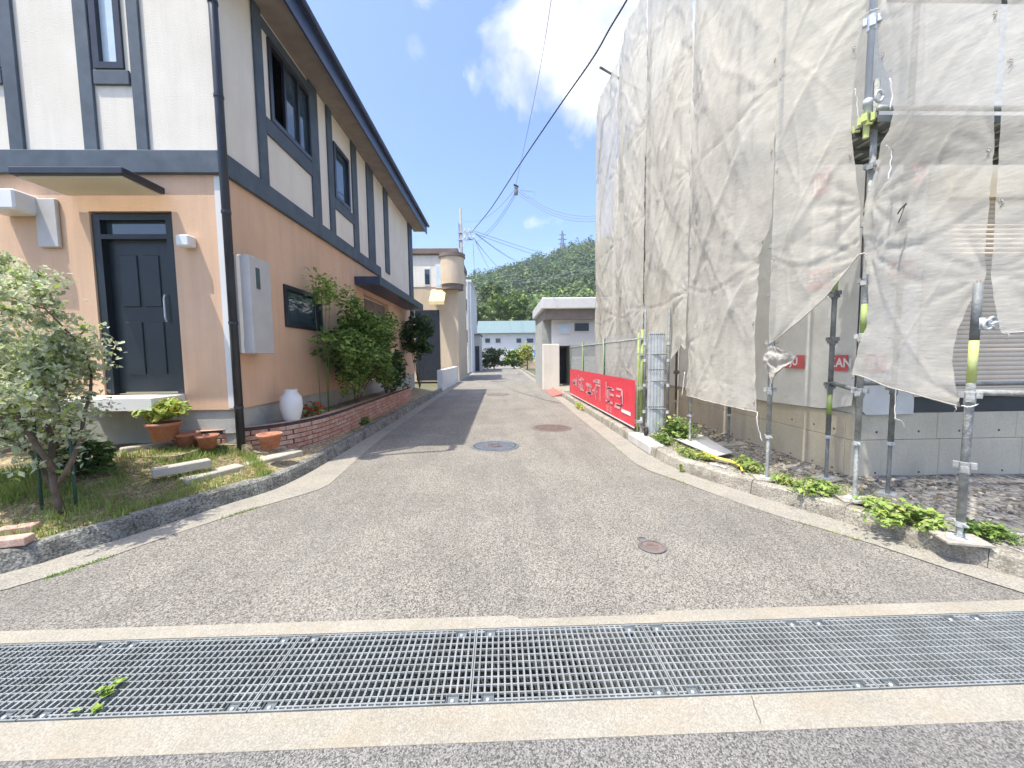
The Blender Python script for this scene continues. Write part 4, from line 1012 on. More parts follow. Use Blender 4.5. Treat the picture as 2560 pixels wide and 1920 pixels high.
for k, yy in enumerate((5.9, 7.75, 9.6, 11.45)):
    standard(2.96, yy, ('scaffold pole at the net edge behind the site gate', 'scaffold pole behind the mesh fence, nearer of two', 'scaffold pole behind the mesh fence, farther of two', 'farthest outer scaffold pole at the far end of the netting')[k], 8.9, .6, .13, m='pipe', rot=0)
    standard(3.58, yy, ('rusty-footed inner scaffold pole on a plank beside the foundation', 'inner scaffold pole second along the foundation', 'inner scaffold pole third along the foundation', 'farthest inner scaffold pole beside the foundation')[k], 8.7, .6, .12, m='pipe_dark', rot=.2)
np_ = [o for o in bpy.data.objects if o.get('label', '').startswith('big speckled')][0]
p = MB(); p.tube([(P3[0], P3[1], 1.62), (P3[0], P3[1], 2.019)], .0253, 14); part('paint_band', p, 'pipe_dark', np_, True)
# tall clean upper pole with clamp
U = thing('upper_scaffold_pole', 'clean pale blue-grey pole rising outside the netting above the corner', 'scaffold pole', (3.20, 3.40, 3.4))
p = MB(); p.tube([(3.20, 3.40, 3.55), (3.20, 3.40, 8.8)], .0245, 16); part('tube', p, 'pipe_blue', U, True)
p = MB(); p.tube([(3.20, 3.40, 3.40), (3.20, 3.40, 3.56)], .022, 16)
for k in range(4):
    a = .5+k*pi/2; p.obox((3.20+cos(a)*.045, 3.40+sin(a)*.045, 3.56), (cos(a)*.014, sin(a)*.014, 0), (-sin(a)*.02, cos(a)*.02, 0), (0, 0, .032))
part('wedge_collar', p, 'yellow', U)
p = MB(); p.tube([(3.20, 3.40, 4.28), (3.20, 3.40, 4.40)], .031, 14)
for k in range(4):
    a = .9+k*pi/2; p.obox((3.20+cos(a)*.046, 3.40+sin(a)*.046, 4.34+(.02 if k % 2 else -.02)), (cos(a)*.013, sin(a)*.013, 0), (-sin(a)*.02, cos(a)*.02, 0), (0, 0, .028))
part('wedge_collar', p, 'pipe_blue', U)
p = MB(); p.tube([(3.20, 3.40, 3.66), (3.20, 3.40, 3.72)], .033, 14); p.tube([(3.27+.033*cos(t*pi/8), 3.37, 3.73+.045*sin(t*pi/8)) for t in range(17)], .012, 8); part('clamp', p, 'galv', U, True)
# ledgers, decks
def ledger(a, b, label, m='pipe', r=.0215, group='ledger tubes of the scaffold', nm='scaffold_ledger'):
    p = MB(); p.tube([a, b], r, 10); o = p.build(nm, m, smooth=True); return tag(o, label, 'scaffold tube', group)
ledger((P4[0], P4[1], 1.21), (P2[0], P2[1], 1.19), 'short grey tube joining the green-banded pole to the net corner pole', 'pipe_dark')
ledger((P2[0], P2[1], 1.26), (P5[0], P5[1], 1.24), 'short grey tube from the net corner pole back to the dark pole', 'pipe_dark')
ledger((P5[0], P5[1], 1.22), (5.7, 3.66, 1.22), 'tube running right from the dark inner pole along the wall', 'pipe_dark')
ledger((P3[0]+.03, P3[1], 1.25), (4.9, 1.5, 1.27), 'whitish tube running right from the big near pole below the shutter', 'pipe_white')
ledger((3.26, 3.36, 3.63), (5.8, 3.36, 3.63), 'hand-rail tube above the deck behind the torn net gap', 'pipe')
ledger((3.3, 3.36, 4.5), (5.8, 3.36, 4.5), 'upper guard tube behind the front netting', 'pipe_dark')
dl = ['deck plank nearest the net gap, seen from below', 'middle deck plank, seen from below', 'deck plank against the building wall, seen from below']
for k in range(3):
    y0 = 3.31+k*.25; root = thing('deck_plank', dl[k]+' above the net corner', 'deck plank', (3.2, y0, 3.53), 'scaffold deck planks')
    q = MB(); q.box((3.22, y0+.004, 3.53), (6.2, y0+.236, 3.545)); q.box((3.22, y0+.004, 3.49), (6.2, y0+.012, 3.53)); q.box((3.22, y0+.228, 3.49), (6.2, y0+.236, 3.53)); part('plank', q, 'deck', root)
    q = MB()
    for j in range(20): q.box((3.3+j*.15, y0+.02, 3.515), (3.34+j*.15, y0+.22, 3.529))
    part('cross_rib', q, 'pipe', root); kind(root.children[-1], 'stuff')
    q = MB(); q.tube([(3.17, y0+.06, 3.55), (3.17, y0+.06, 3.50), (3.22, y0+.06, 3.51)], .012, 6); q.tube([(3.17, y0+.18, 3.55), (3.17, y0+.18, 3.50), (3.22, y0+.18, 3.51)], .012, 6); part('hook', q, 'yellow', root)
for lv, z in enumerate(()):
    for s_ in range(4):
        y0 = (4.15, 5.95, 7.8, 9.65)[s_]
        q = MB(); q.box((3.04, y0, z), (3.28, y0+1.75, z+.04)); q.box((3.29, y0, z), (3.53, y0+1.75, z+.04)); o = q.build('deck_plank', 'deck')
        tag(o, ('lowest', 'middle', 'top')[lv]+' side deck behind the netting, '+('nearest', 'second', 'third', 'farthest')[s_]+' bay of the side', 'deck plank', 'scaffold deck planks')
ledger(tuple(D(1500, 168, 9.9)), tuple(D(1607, 231, 10.9)), 'loose tube sticking out into the sky past the top edge of the netting', 'pipe_dark', .028, None, 'projecting_tube')
for yy in (11.45,):
    p = MB(); p.tube([(3.0, 11.5, 8.6), (2.98, 11.5, 9.0)], .024, 10)

# ------------------------------------------------------------------ mesh netting
def onplane(px, py, a, b):
    """pixel -> (u, height) on the upright plane through plan points a and b"""
    d = ray(px, py); e = Vector((b[0]-a[0], b[1]-a[1]));
    # CC + t d = a + u e
    det = d.x*(-e.y)+e.x*d.y
    t = (a[0]*(-e.y)+e.x*a[1])/det; u = (d.x*a[1]-d.y*a[0])/det
    return u, CAMH+t*d.z
def table(pts, a, b): r = [onplane(x, y, a, b) for x, y in pts]; return r
def net(label, a, b, hem, top=8.55, left=None, right=None, seed=1, bulge=.10, ties=(), nu=None, nz=None, fold=1.0, group='netting sheets hung on the scaffold', zmin=None, ret=False, mt='net'):
    A, Bv = Vector((a[0], a[1], 0)), Vector((b[0], b[1], 0)); L = (Bv-A).length; t = (Bv-A)/L; n_ = Vector((t.y, -t.x, 0))
    if n_.dot(Vector((0, 0, 0))-A) < 0: n_ = -n_
    root = thing('netting_sheet', label, 'netting', (a[0], a[1], 1.0), group)
    nu = nu or max(36, int(L/.032)); nz = nz or 230
    hu = [h[0] for h in hem]; hz = [h[1] for h in hem]
    L_ = sorted([(h, u) for u, h in left]) if left else None; R_ = sorted([(h, u) for u, h in right]) if right else None
    rows = []
    sd_ = seed*13.7
    for i in range(nu+1):
        row = []; u = i/nu
        for j in range(nz+1):
            v = j/nz; v = v**1.25
            # two passes: height by the hem under this column, then edges by height
            ux = u; 
            for _ in range(3):
                h0 = float(np.interp(ux, hu, hz)); z = h0+(top-h0)*v
                ul = float(np.interp(z, [q[0] for q in L_], [q[1] for q in L_])) if L_ else 0.0
                ur = float(np.interp(z, [q[0] for q in R_], [q[1] for q in R_])) if R_ else 1.0
                ux = ul+(ur-ul)*u
            s = ux*L; W = L*(ur-ul); e = min(u, 1-u)*W
            env = min(1, e/.22); env = env*env*(3-2*env)
            d = bulge*sin(pi*u)*(.75+.5*noise.noise(Vector((sd_, z*.5, 1))))
            # sagging folds slanting down from the ties
            q1 = noise.noise(Vector((s*1.5+z*.75+sd_, z*.42-s*.35, sd_)))
            q2 = noise.noise(Vector((s*3.3-z*1.1+sd_*2, z*.8+s*.6, sd_+5)))
            q3 = noise.noise(Vector((s*6.2+z*2.4, z*2.2-s*1.2, sd_+9)))
            c1 = max(0, 1-abs(noise.noise(Vector((s*2.0-z*1.05+sd_, (z+s)*.16, sd_+20))))/.10)
            c2 = max(0, 1-abs(noise.noise(Vector((s*3.6-z*1.5+sd_, (z+s)*.22, sd_+30))))/.10)
            c5 = max(0, 1-abs(noise.noise(Vector((s*1.5+z*.95+sd_, (z-s)*.30, sd_+60))))/.07)
            c3 = max(0, 1-abs(noise.noise(Vector((s*3.4+z*.5+sd_, z*.55, sd_+40))))/.10)
            c4 = max(0, 1-abs(noise.noise(Vector((s*5.5-z*2.8, z*1.6+s, sd_+50))))/.12)
            d += fold*env*(.042*q1+.022*q2+.008*q3+.024*c1*c1+.014*c2*c2+.013*c5*c5+.009*c3*c3+.005*c4)
            q4 = noise.noise(Vector((s*15, z*13, sd_))); d += .0022*q4
            for (tu, tz, am, sp) in ties:      # fans of creases from each pulled tie
                dx = s-tu*L; dz = z-tz; r = sqrt(dx*dx+dz*dz)
                if r < sp*3:
                    an = atan2(dz, abs(dx)+1e-4); d += am*.42*exp(-r/sp)*((abs(cos(an*5.5+seed+tz*3))**.6*1.6-1)*min(1, r/.12))-am*.5*exp(-r/(sp*.3))
            # puckered edges along the lacing
            pk = .010*exp(-e/.05)*noise.noise(Vector((z*11, sd_, 0)))+.012*exp(-e/.10)*noise.noise(Vector((z*7, u*3, sd_)))
            d += pk
            # sewn horizontal seam lines pull in
            for zs_ in (2.55, 4.35, 6.15):
                zz = zs_+.16*sin(pi*u)*-1+.03*noise.noise(Vector((s*2, sd_, 4)))
                d -= .009*exp(-((z-zz)/.016)**2)-.005*exp(-((z-zz-.04)/.02)**2)
            # hem flutter
            d += .02*exp(-(z-h0)/.10)*noise.noise(Vector((s*5+sd_, 0, 3)))
            P = A+t*s+n_*(d+.035)+Vector((0, 0, z+.0*d)); row.append(P)
        rows.append(row)
    m = MB(); m.grid(rows); sh = part('sheet', m, mt, root, True)
    # hem cord and eyelets
    hm = MB(); hm.tube([rows[i][0]+n_*.004 for i in range(0, nu+1)], .0055, 6); part('hem_cord', hm, 'cloth', root, True)
    ey = MB(); ey.lathe((0, 0, 0), [(.010, -.002), (.0125, 0), (.010, .002), (.0065, 0), (.010, -.002)], 10)
    ey.tube([(0, 0, .002), (.012, -.02, .008), (-.004, -.045, .004)], .0028, 5);
    src = None; zt = .0
    for side, iu in ((0, 0), (1, nu)):
        z = 1.0
        cnt = 0
        for j in range(nz+1):
            P = rows[iu][j]
            if P.z > z and P.z < 6.4:
                z = P.z+.88; c = P+(t if side == 0 else -t)*.022+n_*.012
                M = Matrix.Translation(c-Vector((a[0], a[1], 1.0))) @ (n_.to_track_quat('Z', 'Y').to_matrix().to_4x4())
                if src is None: src = ey.build('eyelet', 'cloth', smooth=True); src.parent = root; src.matrix_local = M
                else: share('eyelet', src, root, M)
    return root, rows
T = lambda zs, side, am=.035, sp=.45: [(side, z, am, sp) for z in zs]
ys_ = [11.45+.35, 9.65, 7.80, 5.95, 4.10]
X0 = 2.94
sides = []
lab = ['netting sheet at the far end, its edge against the sky', 'netting sheet second from the far end, above the red banner', 'netting sheet behind the site gate, corner lifted off the pole', 'wide netting sheet left of the torn gap, hem hanging over the foundation']
for k in range(4):
    a, b = (X0, ys_[k]-.026), (X0, ys_[k+1]+.026)
    tt = T((1.7, 3.5, 5.2, 6.9), 0, .045)+T((2.5, 4.3, 6.0, 7.7), 1, .05)+T((1.2, 3.0), .5, .02, .3)
    if k == 0: hem = [(0, .75), (1, .7)]
    elif k == 1: hem = [(0, .7), (.6, .72), (1, .8)]
    elif k == 2: hem = table([(1640, 955), (1668, 950), (1685, 930), (1700, 880), (1712, 860)], a, b); hem = [(0, .7)]+[h for h in hem if 0 < h[0] < 1]+[(1, 1.62)]
    else: hem = table([(1707, 985), (1760, 993), (1820, 1010), (1897, 1030)], a, b); hem = [(0, hem[0][1])]+[h for h in hem if 0 < h[0] < 1]+[(1, hem[-1][1])]
    right = None
    if k == 3:
        r_ = table([(1905, 640), (1900, 740), (1893, 860), (1898, 1030)], a, b); right = [(1.0, 9), (1.0, 3)]+[(min(1, u), h) for u, h in r_]; right = sorted([(u, h) for u, h in right], key=lambda q: q[1])
    net(lab[k], a, b, hem, right=right, seed=k+2, bulge=.13, ties=tt, fold=1.25)
a, b = (2.88, 4.05), (3.26, 3.40)
left = table([(1935, 500), (1932, 640), (1928, 740), (1925, 860)], a, b); left = [(0, 9), (0, 3.5)]+[(max(0, u), h) for u, h in left[1:]]
right = table([(2168, 40), (2150, 110), (2137, 220), (2131, 310), (2133, 350), (2142, 430), (2153, 510), (2153, 635)], a, b); right = [(right[0][0], 9)]+right
hem = table([(1925, 862), (1968, 833), (2013, 802), (2045, 775), (2076, 745), (2115, 690), (2150, 636)], a, b); hem = [(0, hem[0][1])]+hem
net('netting sheet with a long diagonal hem sweeping up to the corner pole', a, b, hem, left=left, right=right, seed=11, mt='net_shade', bulge=.12, ties=T((1.6,), 0, .05, .4)+T((2.41, 2.85, 4.6), 1, .045, .35), fold=.9, nu=60)
a, b = (3.27, 3.39), (3.40, 2.62)
left = table([(2210, -200), (2198, 25), (2200, 60), (2208, 136), (2228, 193), (2243, 277), (2231, 325), (2210, 362), (2195, 437), (2176, 482), (2166, 516), (2166, 636), (2178, 700), (2180, 760), (2172, 820), (2150, 880), (2139, 936)], a, b)
right = table([(2560, -300), (2512, 0), (2500, 200), (2490, 400), (2478, 560), (2470, 690), (2467, 700), (2425, 775), (2404, 825), (2395, 864), (2389, 909), (2395, 939), (2407, 1016)], a, b)
hem = table([(2120, 932), (2160, 939), (2240, 968), (2318, 988), (2407, 1016), (2500, 1040)], a, b)
net('netting sheet right of the corner pole, stretched to a point at the big near pole', a, b, hem, left=left, right=right, seed=17, mt='net_shade', bulge=.05, ties=T((2.42, 2.85, 4.6), .03, .05, .35)+T((1.14, 2.07, 2.9, 3.8), 1, .035, .3), fold=.55, nu=70)
a, b = (3.41, 2.60), (4.95, 1.42)
left = table([(2515, 0), (2503, 200), (2492, 400), (2481, 560), (2474, 690), (2480, 740), (2491, 810), (2498, 834)], a, b); left = [(left[0][0], 9)]+left
h_ = table([(2498, 834), (2560, 826)], a, b); hem = [(0, h_[0][1])]+[(max(h_[0][0], .01), h_[0][1]), (.5, h_[0][1]+.05), (1, 1.5)]
net('netting sheet at the right edge of the photo, hem lifted above the shutter', a, b, hem, left=left, seed=23, mt='net_shade', bulge=.10, ties=T((2.07, 2.9, 3.8), 0, .045, .4), fold=1.0)
# bunched corner tied to the kerb pole
rows = []; a0 = Vector((2.86, 4.00, 0)); t_ = Vector((.62, -.4, 0)).normalized()
BN = thing('bunched_net_corner', 'crumpled corner of netting tied in a knot round the weathered kerb pole', 'netting', (2.88, 4.0, 1.2))
for i in range(31):
    r = []; u = i/30
    for j in range(41):
        v = j/40; z = 1.62-.42*v*(1-.35*abs(u-.45)*2); w = .06+.22*sin(pi*min(1, v*1.1))*(.7+.3*v)
        P = a0+t_*((u-.25)*w*1.15)+Vector((0, 0, z)); k = .022*noise.noise(Vector((u*4, v*5, 1)))+.012*noise.noise(Vector((u*9, v*9, 2)))
        P += Vector((-.5, -.8, .2))*k*(1+v); r.append(P)
    rows.append(r)
m = MB(); m.grid(rows); part('sheet', m, 'cloth', BN, True)
m = MB()
for z in (1.60, 1.585, 1.32): m.tube([(2.92+.034*cos(k*pi/8), 4.08+.034*sin(k*pi/8)-.0, z+.004*sin(k)) for k in range(17)], .005, 6)
m.tube([(2.90, 4.05, 1.35), (2.885, 4.03, 1.2), (2.895, 4.04, 1.14)], .005, 6); part('cord', m, 'cord', BN, True)
def cord(pts, label, r=.0045):
    m = MB(); pts = [Vector(p) for p in pts]; fine = []
    for i in range(len(pts)-1):
        for k in range(5): fine.append(pts[i].lerp(pts[i+1], k/5)+Vector((random.gauss(0, .003), 0, random.gauss(0, .003))))
    fine.append(pts[-1]); m.tube(fine, r, 6); tag(m.build('cord', 'cord', smooth=True), label, 'cord', 'loose white cords hanging from the net')
random.seed(41)
cord([D(1893, 1030, 4.15), D(1893, 1060, 4.12), D(1898, 1080, 4.12), D(1905, 1104, 4.1)], 'white cord dangling from the hem corner left of the kerb pole')
cord([D(2240, 965, 3.1), D(2238, 1000, 3.1), D(2238, 1050, 3.1)], 'white cord dangling from the hem right of the corner pole')
cord([D(2238, 1045, 3.1), D(2252, 1052, 3.1), D(2262, 1067, 3.1)], 'frayed cord end curling away below the hem')
cord([D(2225, 195, 3.1), D(2231, 240, 3.1), D(2226, 275, 3.1)], 'short cord looped on the net edge beside the clean upper pole')
cord([D(2215, 362, 3.1), D(2228, 380, 3.1), D(2226, 420, 3.1), D(2220, 452, 3.1)], 'pair of cord tails hanging under the deck at the net edge')
cord([D(2137, 220, 3.45), D(2142, 250, 3.45), D(2146, 300, 3.45)], 'cord hanging along the left net edge beside the clean pole')
cord([D(2150, 50, 3.42), D(2175, 26, 3.32), D(2200, 22, 3.3)], 'cord tied across the clean upper pole near the top of the photo')
cord([D(2150, 636, 3.4), D(2160, 632, 3.36), D(2170, 640, 3.36)], 'cord wrapped round the corner pole where the nets part')
cord([D(2405, 1014, 2.6), D(2425, 1018, 2.58), D(2445, 1010, 2.62)], 'cord tying the net point to the big near pole')
cord([D(1712, 930, 5.8), D(1708, 960, 5.8), D(1704, 990, 5.8)], 'cord at the lifted net corner behind the gate')
cord([D(2070, 740, 3.75), D(2076, 770, 3.75), D(2070, 800, 3.75)], 'thin cord beside the green band of the pole')
# clamps at the top of the near pole
cl = thing('scaffold_clamp', 'grey swivel clamp at the top of the big near pole', 'clamp', (3.38, 2.62, 1.75))
p = MB(); c = D(2462, 812, 2.6); p.tube([(3.37, 2.64, c.z-.03), (3.37, 2.64, c.z+.05)], .034, 12)
for k in range(3): p.tube([(c.x+.02+.03*cos(t*pi/6)+.035*k, c.y, c.z+.02*(k % 2)+.032*sin(t*pi/6)) for t in range(13)], .010, 7)
part('jaw', p, 'galv', cl, True); p = MB(); p.tube([(c.x, c.y-.03, c.z), (c.x+.09, c.y-.03, c.z+.03)], .008, 6); part('bolt', p, 'galv', cl)
p = MB(); p.tube([D(2265, 510, 3.0), D(2252, 522, 3.0), D(2244, 535, 3.0)], .008, 6, .004); p.tube([D(2262, 515, 3.0), D(2246, 557, 3.0)], .003, 5); tag(p.build('black_strap', 'black', smooth=True), 'short black strap poking out through the net right of the corner pole', 'strap')

# ------------------------------------------------------------------ site fence with banner, gate
FXx = 2.45
fy = [6.78, 9.1, 11.4, 13.6]
for k in range(3):
    y0, y1 = fy[k], fy[k+1]-.05; h0, h1 = .20, 1.93
    root = thing('fence_panel', ('green wire mesh fence panel nearest the gate', 'second green wire mesh fence panel, middle of three', 'farthest green wire mesh fence panel')[k], 'fence', (FXx, y0, .15), 'mesh fence panels along the kerb')
    f = MB(); f.tube([(FXx, y0+.02, .16), (FXx, y0+.02, h1)], .019, 8); part('post', f, 'limepaint', root, True); f = MB(); f.tube([(FXx, y1, .16), (FXx, y1, h1)], .019, 8); part('post', f, 'greenpost', root, True)
    f = MB(); f.tube([(FXx, y0+.02, h1-.11), (FXx, y1, h1-.11)], .017, 8); part('rail', f, 'pipe', root, True); f = MB(); f.tube([(FXx, y0+.02, h0+.05), (FXx, y1, h0+.05)], .017, 8); part('rail', f, 'pipe_dark', root, True)
    f = MB(); nn = int((y1-y0)/.06)
    for i in range(1, nn): f.box((FXx-.0022, y0+.02+i*.06, h0+.05), (FXx+.0022, y0+.024+i*.06, h1+.02))
    z = h0+.15
    while z < h1-.12: f.box((FXx-.005, y0+.03, z), (FXx-.0025, y1-.01, z+.005)); z += .15
    o = part('mesh_wire', f, 'galv', root); kind(o, 'stuff')
gp = thing('lime_post', 'lime green scaffold tube standing at the near end of the fence', 'post', (FXx+.03, 6.70, .15))
f = MB(); f.tube([(FXx+.03, 6.70, .45), (FXx+.03, 6.70, 1.98)], .026, 12); part('tube', f, 'limepaint', gp, True)
f = MB(); f.tube([(FXx+.03, 6.70, .16), (FXx+.03, 6.70, .45)], .024, 12); part('foot', f, 'pipe', gp, True)
f = MB(); 
for z in (.36, .95, 1.55, 1.82): f.obox((FXx+.0, 6.69, z), (.045, 0, 0), (0, .03, 0), (0, 0, .02))
part('clip', f, 'galv', gp)
# banner
bn = thing('red_banner', 'red banner with white print fixed to the mesh fence', 'banner', (FXx-.03, 6.85, .2))
rows = []
for i in range(61):
    y = 6.86+(13.4-6.86)*i/60; r = []
    for j in range(13):
        z = .22+.86*j/12; r.append((FXx-.032-.006*noise.noise(Vector((y*2.5, z*4, 0))), y, z))
    rows.append(r)
m = MB(); m.grid(rows); m.f = [f[::-1] for f in m.f]; part('sheet', m, 'red_sheet', bn, True)
m = MB(); m.box((FXx-.040, 6.86, .205), (FXx-.034, 13.4, .225)); part('white_edge', m, 'white', bn)
# pale print: blurred beyond reading in the photograph, kept as plain strokes
random.seed(77); m = MB()
def stroke(ya, yb, za, zb): m.box((FXx-.0425, ya, za), (FXx-.041, yb, zb))
for cy in (7.75, 8.45, 9.6, 10.5, 11.5, 12.5):
    w = .30 if cy < 9 else .4
    for _ in range(5): z_ = random.uniform(.42, .92); c_ = cy+random.uniform(-.1, .1); stroke(c_-w*random.uniform(.3, .9), c_+w*random.uniform(.3, .9), z_, z_+.045)
    for _ in range(3): c_ = cy+random.uniform(-.9, .9)*w; stroke(c_, c_+.055, random.uniform(.40, .6), random.uniform(.7, .95))
for i in range(2):
    cy = 8.35+i*.26; 
    for z in (.30, .345, .385): stroke(cy-.09, cy+.09, z, z+.016)
    stroke(cy-.012, cy+.012, .27, .40)
kind(part('print', m, 'pinkprint', bn), 'stuff')
m = MB(); m.box((FXx-.0425, 7.05, .40), (FXx-.041, 7.62, .47)); part('white_strip', m, 'white', bn)
# caster gate: two tubes, a punched steel plank, a caster
GT = thing('folding_gate', 'grey steel gate post of two tubes with a punched plank and a caster wheel', 'gate', (2.55, 6.5, .16))
ga, gb = D(1612, 900, 6.45), D(1671, 900, 6.35)
gz = D(1612, 772, 6.45).z
for p_, yy in ((ga, 6.45), (gb, 6.35)):
    f = MB(); f.tube([(p_.x, yy, .30), (p_.x, yy, gz)], .021, 12); part('tube', f, 'pipe_dark', GT, True)
    for z in (.55, 1.0, 1.42, 1.7):
        f = MB(); f.tube([(p_.x, yy, z), (p_.x, yy, z+.05)], .028, 10); f.build('clip', 'galv', GT)
x0, x1 = ga.x+.05, gb.x-.035; pt = D(1640, 832, 6.42).z
f = MB(); nn = 10; pr = []
for i in range(nn+1):
    x = x0+(x1-x0)*i/nn; pr.append((x, 6.42-(.004 if i % 2 else 0)))
f.grid([[(x, y, z) for z in (.2, pt)] for x, y in pr]); f.grid([[(x0, 6.42, z), (x0, 6.46, z)] for z in (.2, pt)]); f.grid([[(x1, 6.42, z), (x1, 6.46, z)] for z in (.2, pt)])
pk = part('plank', f, 'galv', GT)
f = MB()
for z in (pt-.03, pt-.62, pt-1.25):
    for i in range(8):
        x = x0+.02+(x1-x0-.04)*i/7; f.tube([(x, 6.404, z), (x, 6.400, z)], .010, 8)
f.build('punched_hole', 'dark', pk)
for z in (.62, 1.1, 1.55):
    f = MB(); f.tube([(ga.x, 6.45, z), (gb.x, 6.37, z)], .012, 8); f.build('cross_tube', 'pipe_dark', GT)
f = MB(); f.tube([(ga.x+.0, 6.42, .235), (ga.x+.045, 6.42, .235)], .062, 20); w = part('wheel', f, 'rubber', GT, True)
f = MB(); f.box((ga.x-.03, 6.40, .30), (ga.x+.06, 6.48, .315)); f.obox((ga.x-.012, 6.43, .265), (.003, 0, 0), (0, .02, 0), (0, .0, .04)); f.obox((ga.x+.058, 6.43, .265), (.003, 0, 0), (0, .02, 0), (0, .0, .04)); part('fork', f, 'iron_rust', GT)
# things on the ground by the gate
pts = [G(1663, 1085, .19), G(1752, 1086, .17), G(1832, 1134, .16), G(1790, 1143, .16)]
m = MB(); m.prism([(p.x, p.y) for p in pts], .165, .178); tag(m.build('white_board', 'board'), 'thin white board lying on the ground beside the gate', 'board')
m = MB(); hp = [G(1770, 1140, .17), G(1800, 1146, .17), G(1830, 1153, .17), G(1856, 1166, .17), G(1858, 1176, .165), G(1840, 1178, .165), G(1826, 1170, .165)]
for k in range(4):
    m.tube([p+Vector((-.012*k, -.022*k+.03, .004*(k % 2))) for p in hp[:3+k % 3]], .011, 8)
o = m.build('yellow_hose', 'hose', smooth=True); tag(o, 'yellow corrugated hoses lying by the white board', 'hose')
m = MB(); rp = [G(1775, 1160, .165), G(1800, 1165, .165), G(1815, 1170, .165)]; m.tube([rp[0], rp[1]], .022, 8, .012); m.tube([rp[1], rp[2]], .014, 8, .02)
tag(m.build('crumpled_bag', 'board', smooth=True), 'crumpled pale plastic scrap next to the yellow hoses', 'bag')
q = D(1814, 1085, 5.9); m = MB(); m.obox((3.58, 5.88, .118), (.26, .05, 0), (-.02, .12, 0), (0, 0, .012)); tag(m.build('timber_plank', 'wood'), 'grey timber plank under the inner pole beside the foundation', 'plank')
# red ramp up the kerb further along
m = MB(); rp = [G(1354, 966, 0), G(1384, 957, .0), G(1412, 973, .13), G(1382, 994, .0)]
a1 = 14.3
RP = thing('kerb_ramp', 'red steel kerb ramp in front of the far garage, in two pieces', 'ramp', (1.95, 13, 0))
for ya, yb in ((a1, a1+2.5), (a1+3.1, a1+5.2)):
    m = MB(); m.add([(1.90, ya, .012), (1.90, yb, .012), (2.42, yb, .16), (2.42, ya, .16), (1.90, ya, .0), (2.42, ya, .0), (1.90, yb, 0), (2.42, yb, 0)], [(0, 3, 2, 1), (0, 4, 5, 3), (1, 2, 7, 6)]); part('ramp_plate', m, 'redramp', RP)

# ------------------------------------------------------------------ weeds along the right kerb
def weed(label, c, r, n, size, mats, wts=None, seed=1, name='weed_clump', droop=.35, elong=1.5):
    random.seed(seed); root = thing(name, label, 'weeds', (c[0], c[1], .13))
    mats = list(mats)+['straw', 'olive_dark']; wts = list(wts or [1]*(len(mats)-2)); tw = sum(wts); wts = wts+[tw*.07, tw*.10]
    f = MB(); leaves(f, int(n*.7), crown_fn(c, r, .1), size, mats, wts, droop=droop, elong=elong); leaves(f, int(n*.9), crown_fn((c[0], c[1], c[2]-r[2]*.2), (r[0]*1.35, r[1]*1.4, r[2]*.9), .1), size*.5, mats, wts, droop=.6, elong=2); part('foliage', f, None, root)
    s = MB()
    for _ in range(10):
        e = (c[0]+random.gauss(0, r[0]*.5), c[1]+random.gauss(0, r[1]*.5), c[2]+r[2]*.3); s.tube([(c[0]+random.gauss(0, r[0]*.3), c[1]+random.gauss(0, r[1]*.3), .11), e], .003, 5)
    part('stem', s, 'leaf_mid', root); return root
def gp3(x, y, z): p = G(x, y, z); return (p.x, p.y, z)
c = gp3(1690, 1058, .40); weed('leafy green weeds growing round the foot of the gate', (2.92, 6.25, .33), (.42, .35, .24), 620, .055, ['leaf_bright', 'leaf_mid', 'leaf_lime'], (3, 3, 1), 51)
c = gp3(1650, 1095, .22); weed('weeds between the caster wheel and the white board', (c[0]+.05, c[1], .22), (.14, .35, .10), 320, .04, ['leaf_bright', 'leaf_lime', 'leaf_mid'], (3, 1, 2), 52)
c = gp3(1725, 1130, .18); weed('low weeds on the kerb edge before the white board', (c[0], c[1], .175), (.2, .35, .05), 380, .032, ['leaf_bright', 'leaf_mid', 'leaf_lime', 'leaf_yellow'], (3, 2, 1, .6), 53)
c = gp3(1764, 1140, .18); weed('yellowing weeds at the start of the yellow hoses', (c[0], c[1], .18), (.12, .14, .05), 160, .035, ['leaf_yellow', 'leaf_lime'], (2, 1), 57)
c = gp3(1880, 1165, .2); weed('grassy weeds behind the kerb left of the weathered pole', (c[0]+.02, c[1]+.1, .19), (.16, .28, .09), 420, .03, ['leaf_bright', 'grass', 'leaf_lime'], (2, 3, 1), 54, droop=.9, elong=2.5)
c = gp3(2040, 1212, .22); weed('low clover-like weeds between the kerb pole and the corner pole', (c[0], c[1], .20), (.28, .22, .09), 560, .035, ['leaf_bright', 'leaf_lime', 'leaf_mid'], (3, 2, 1), 55)
c = gp3(1960, 1195, .2); weed('grass tuft right of the weathered kerb pole', (c[0], c[1], .18), (.16, .2, .07), 260, .03, ['grass', 'leaf_bright'], (2, 1), 58, droop=.9, elong=2.5)
c = gp3(2270, 1278, .24); weed('bright broad-leaved green weeds between the corner pole and the big near pole', (c[0], c[1], .21), (.30, .26, .10), 620, .046, ['leaf_lime', 'leaf_bright'], (2, 3), 56)
c = gp3(2185, 1250, .2); weed('small bright weeds right of the corner pole foot', (c[0], c[1], .18), (.16, .13, .06), 200, .036, ['leaf_lime', 'leaf_bright'], (2, 2), 59)
c = gp3(2470, 1320, .2); weed('weeds to the right of the big near pole', (c[0], c[1], .19), (.22, .2, .08), 300, .034, ['leaf_mid', 'leaf_bright'], (2, 3), 60)
c = gp3(1560, 1020, .2); weed('yellow weed at the kerb foot under the banner end', (2.24, 10.9, .10), (.10, .6, .10), 160, .05, ['leaf_yellow', 'leaf_lime'], (2, 1), 61)
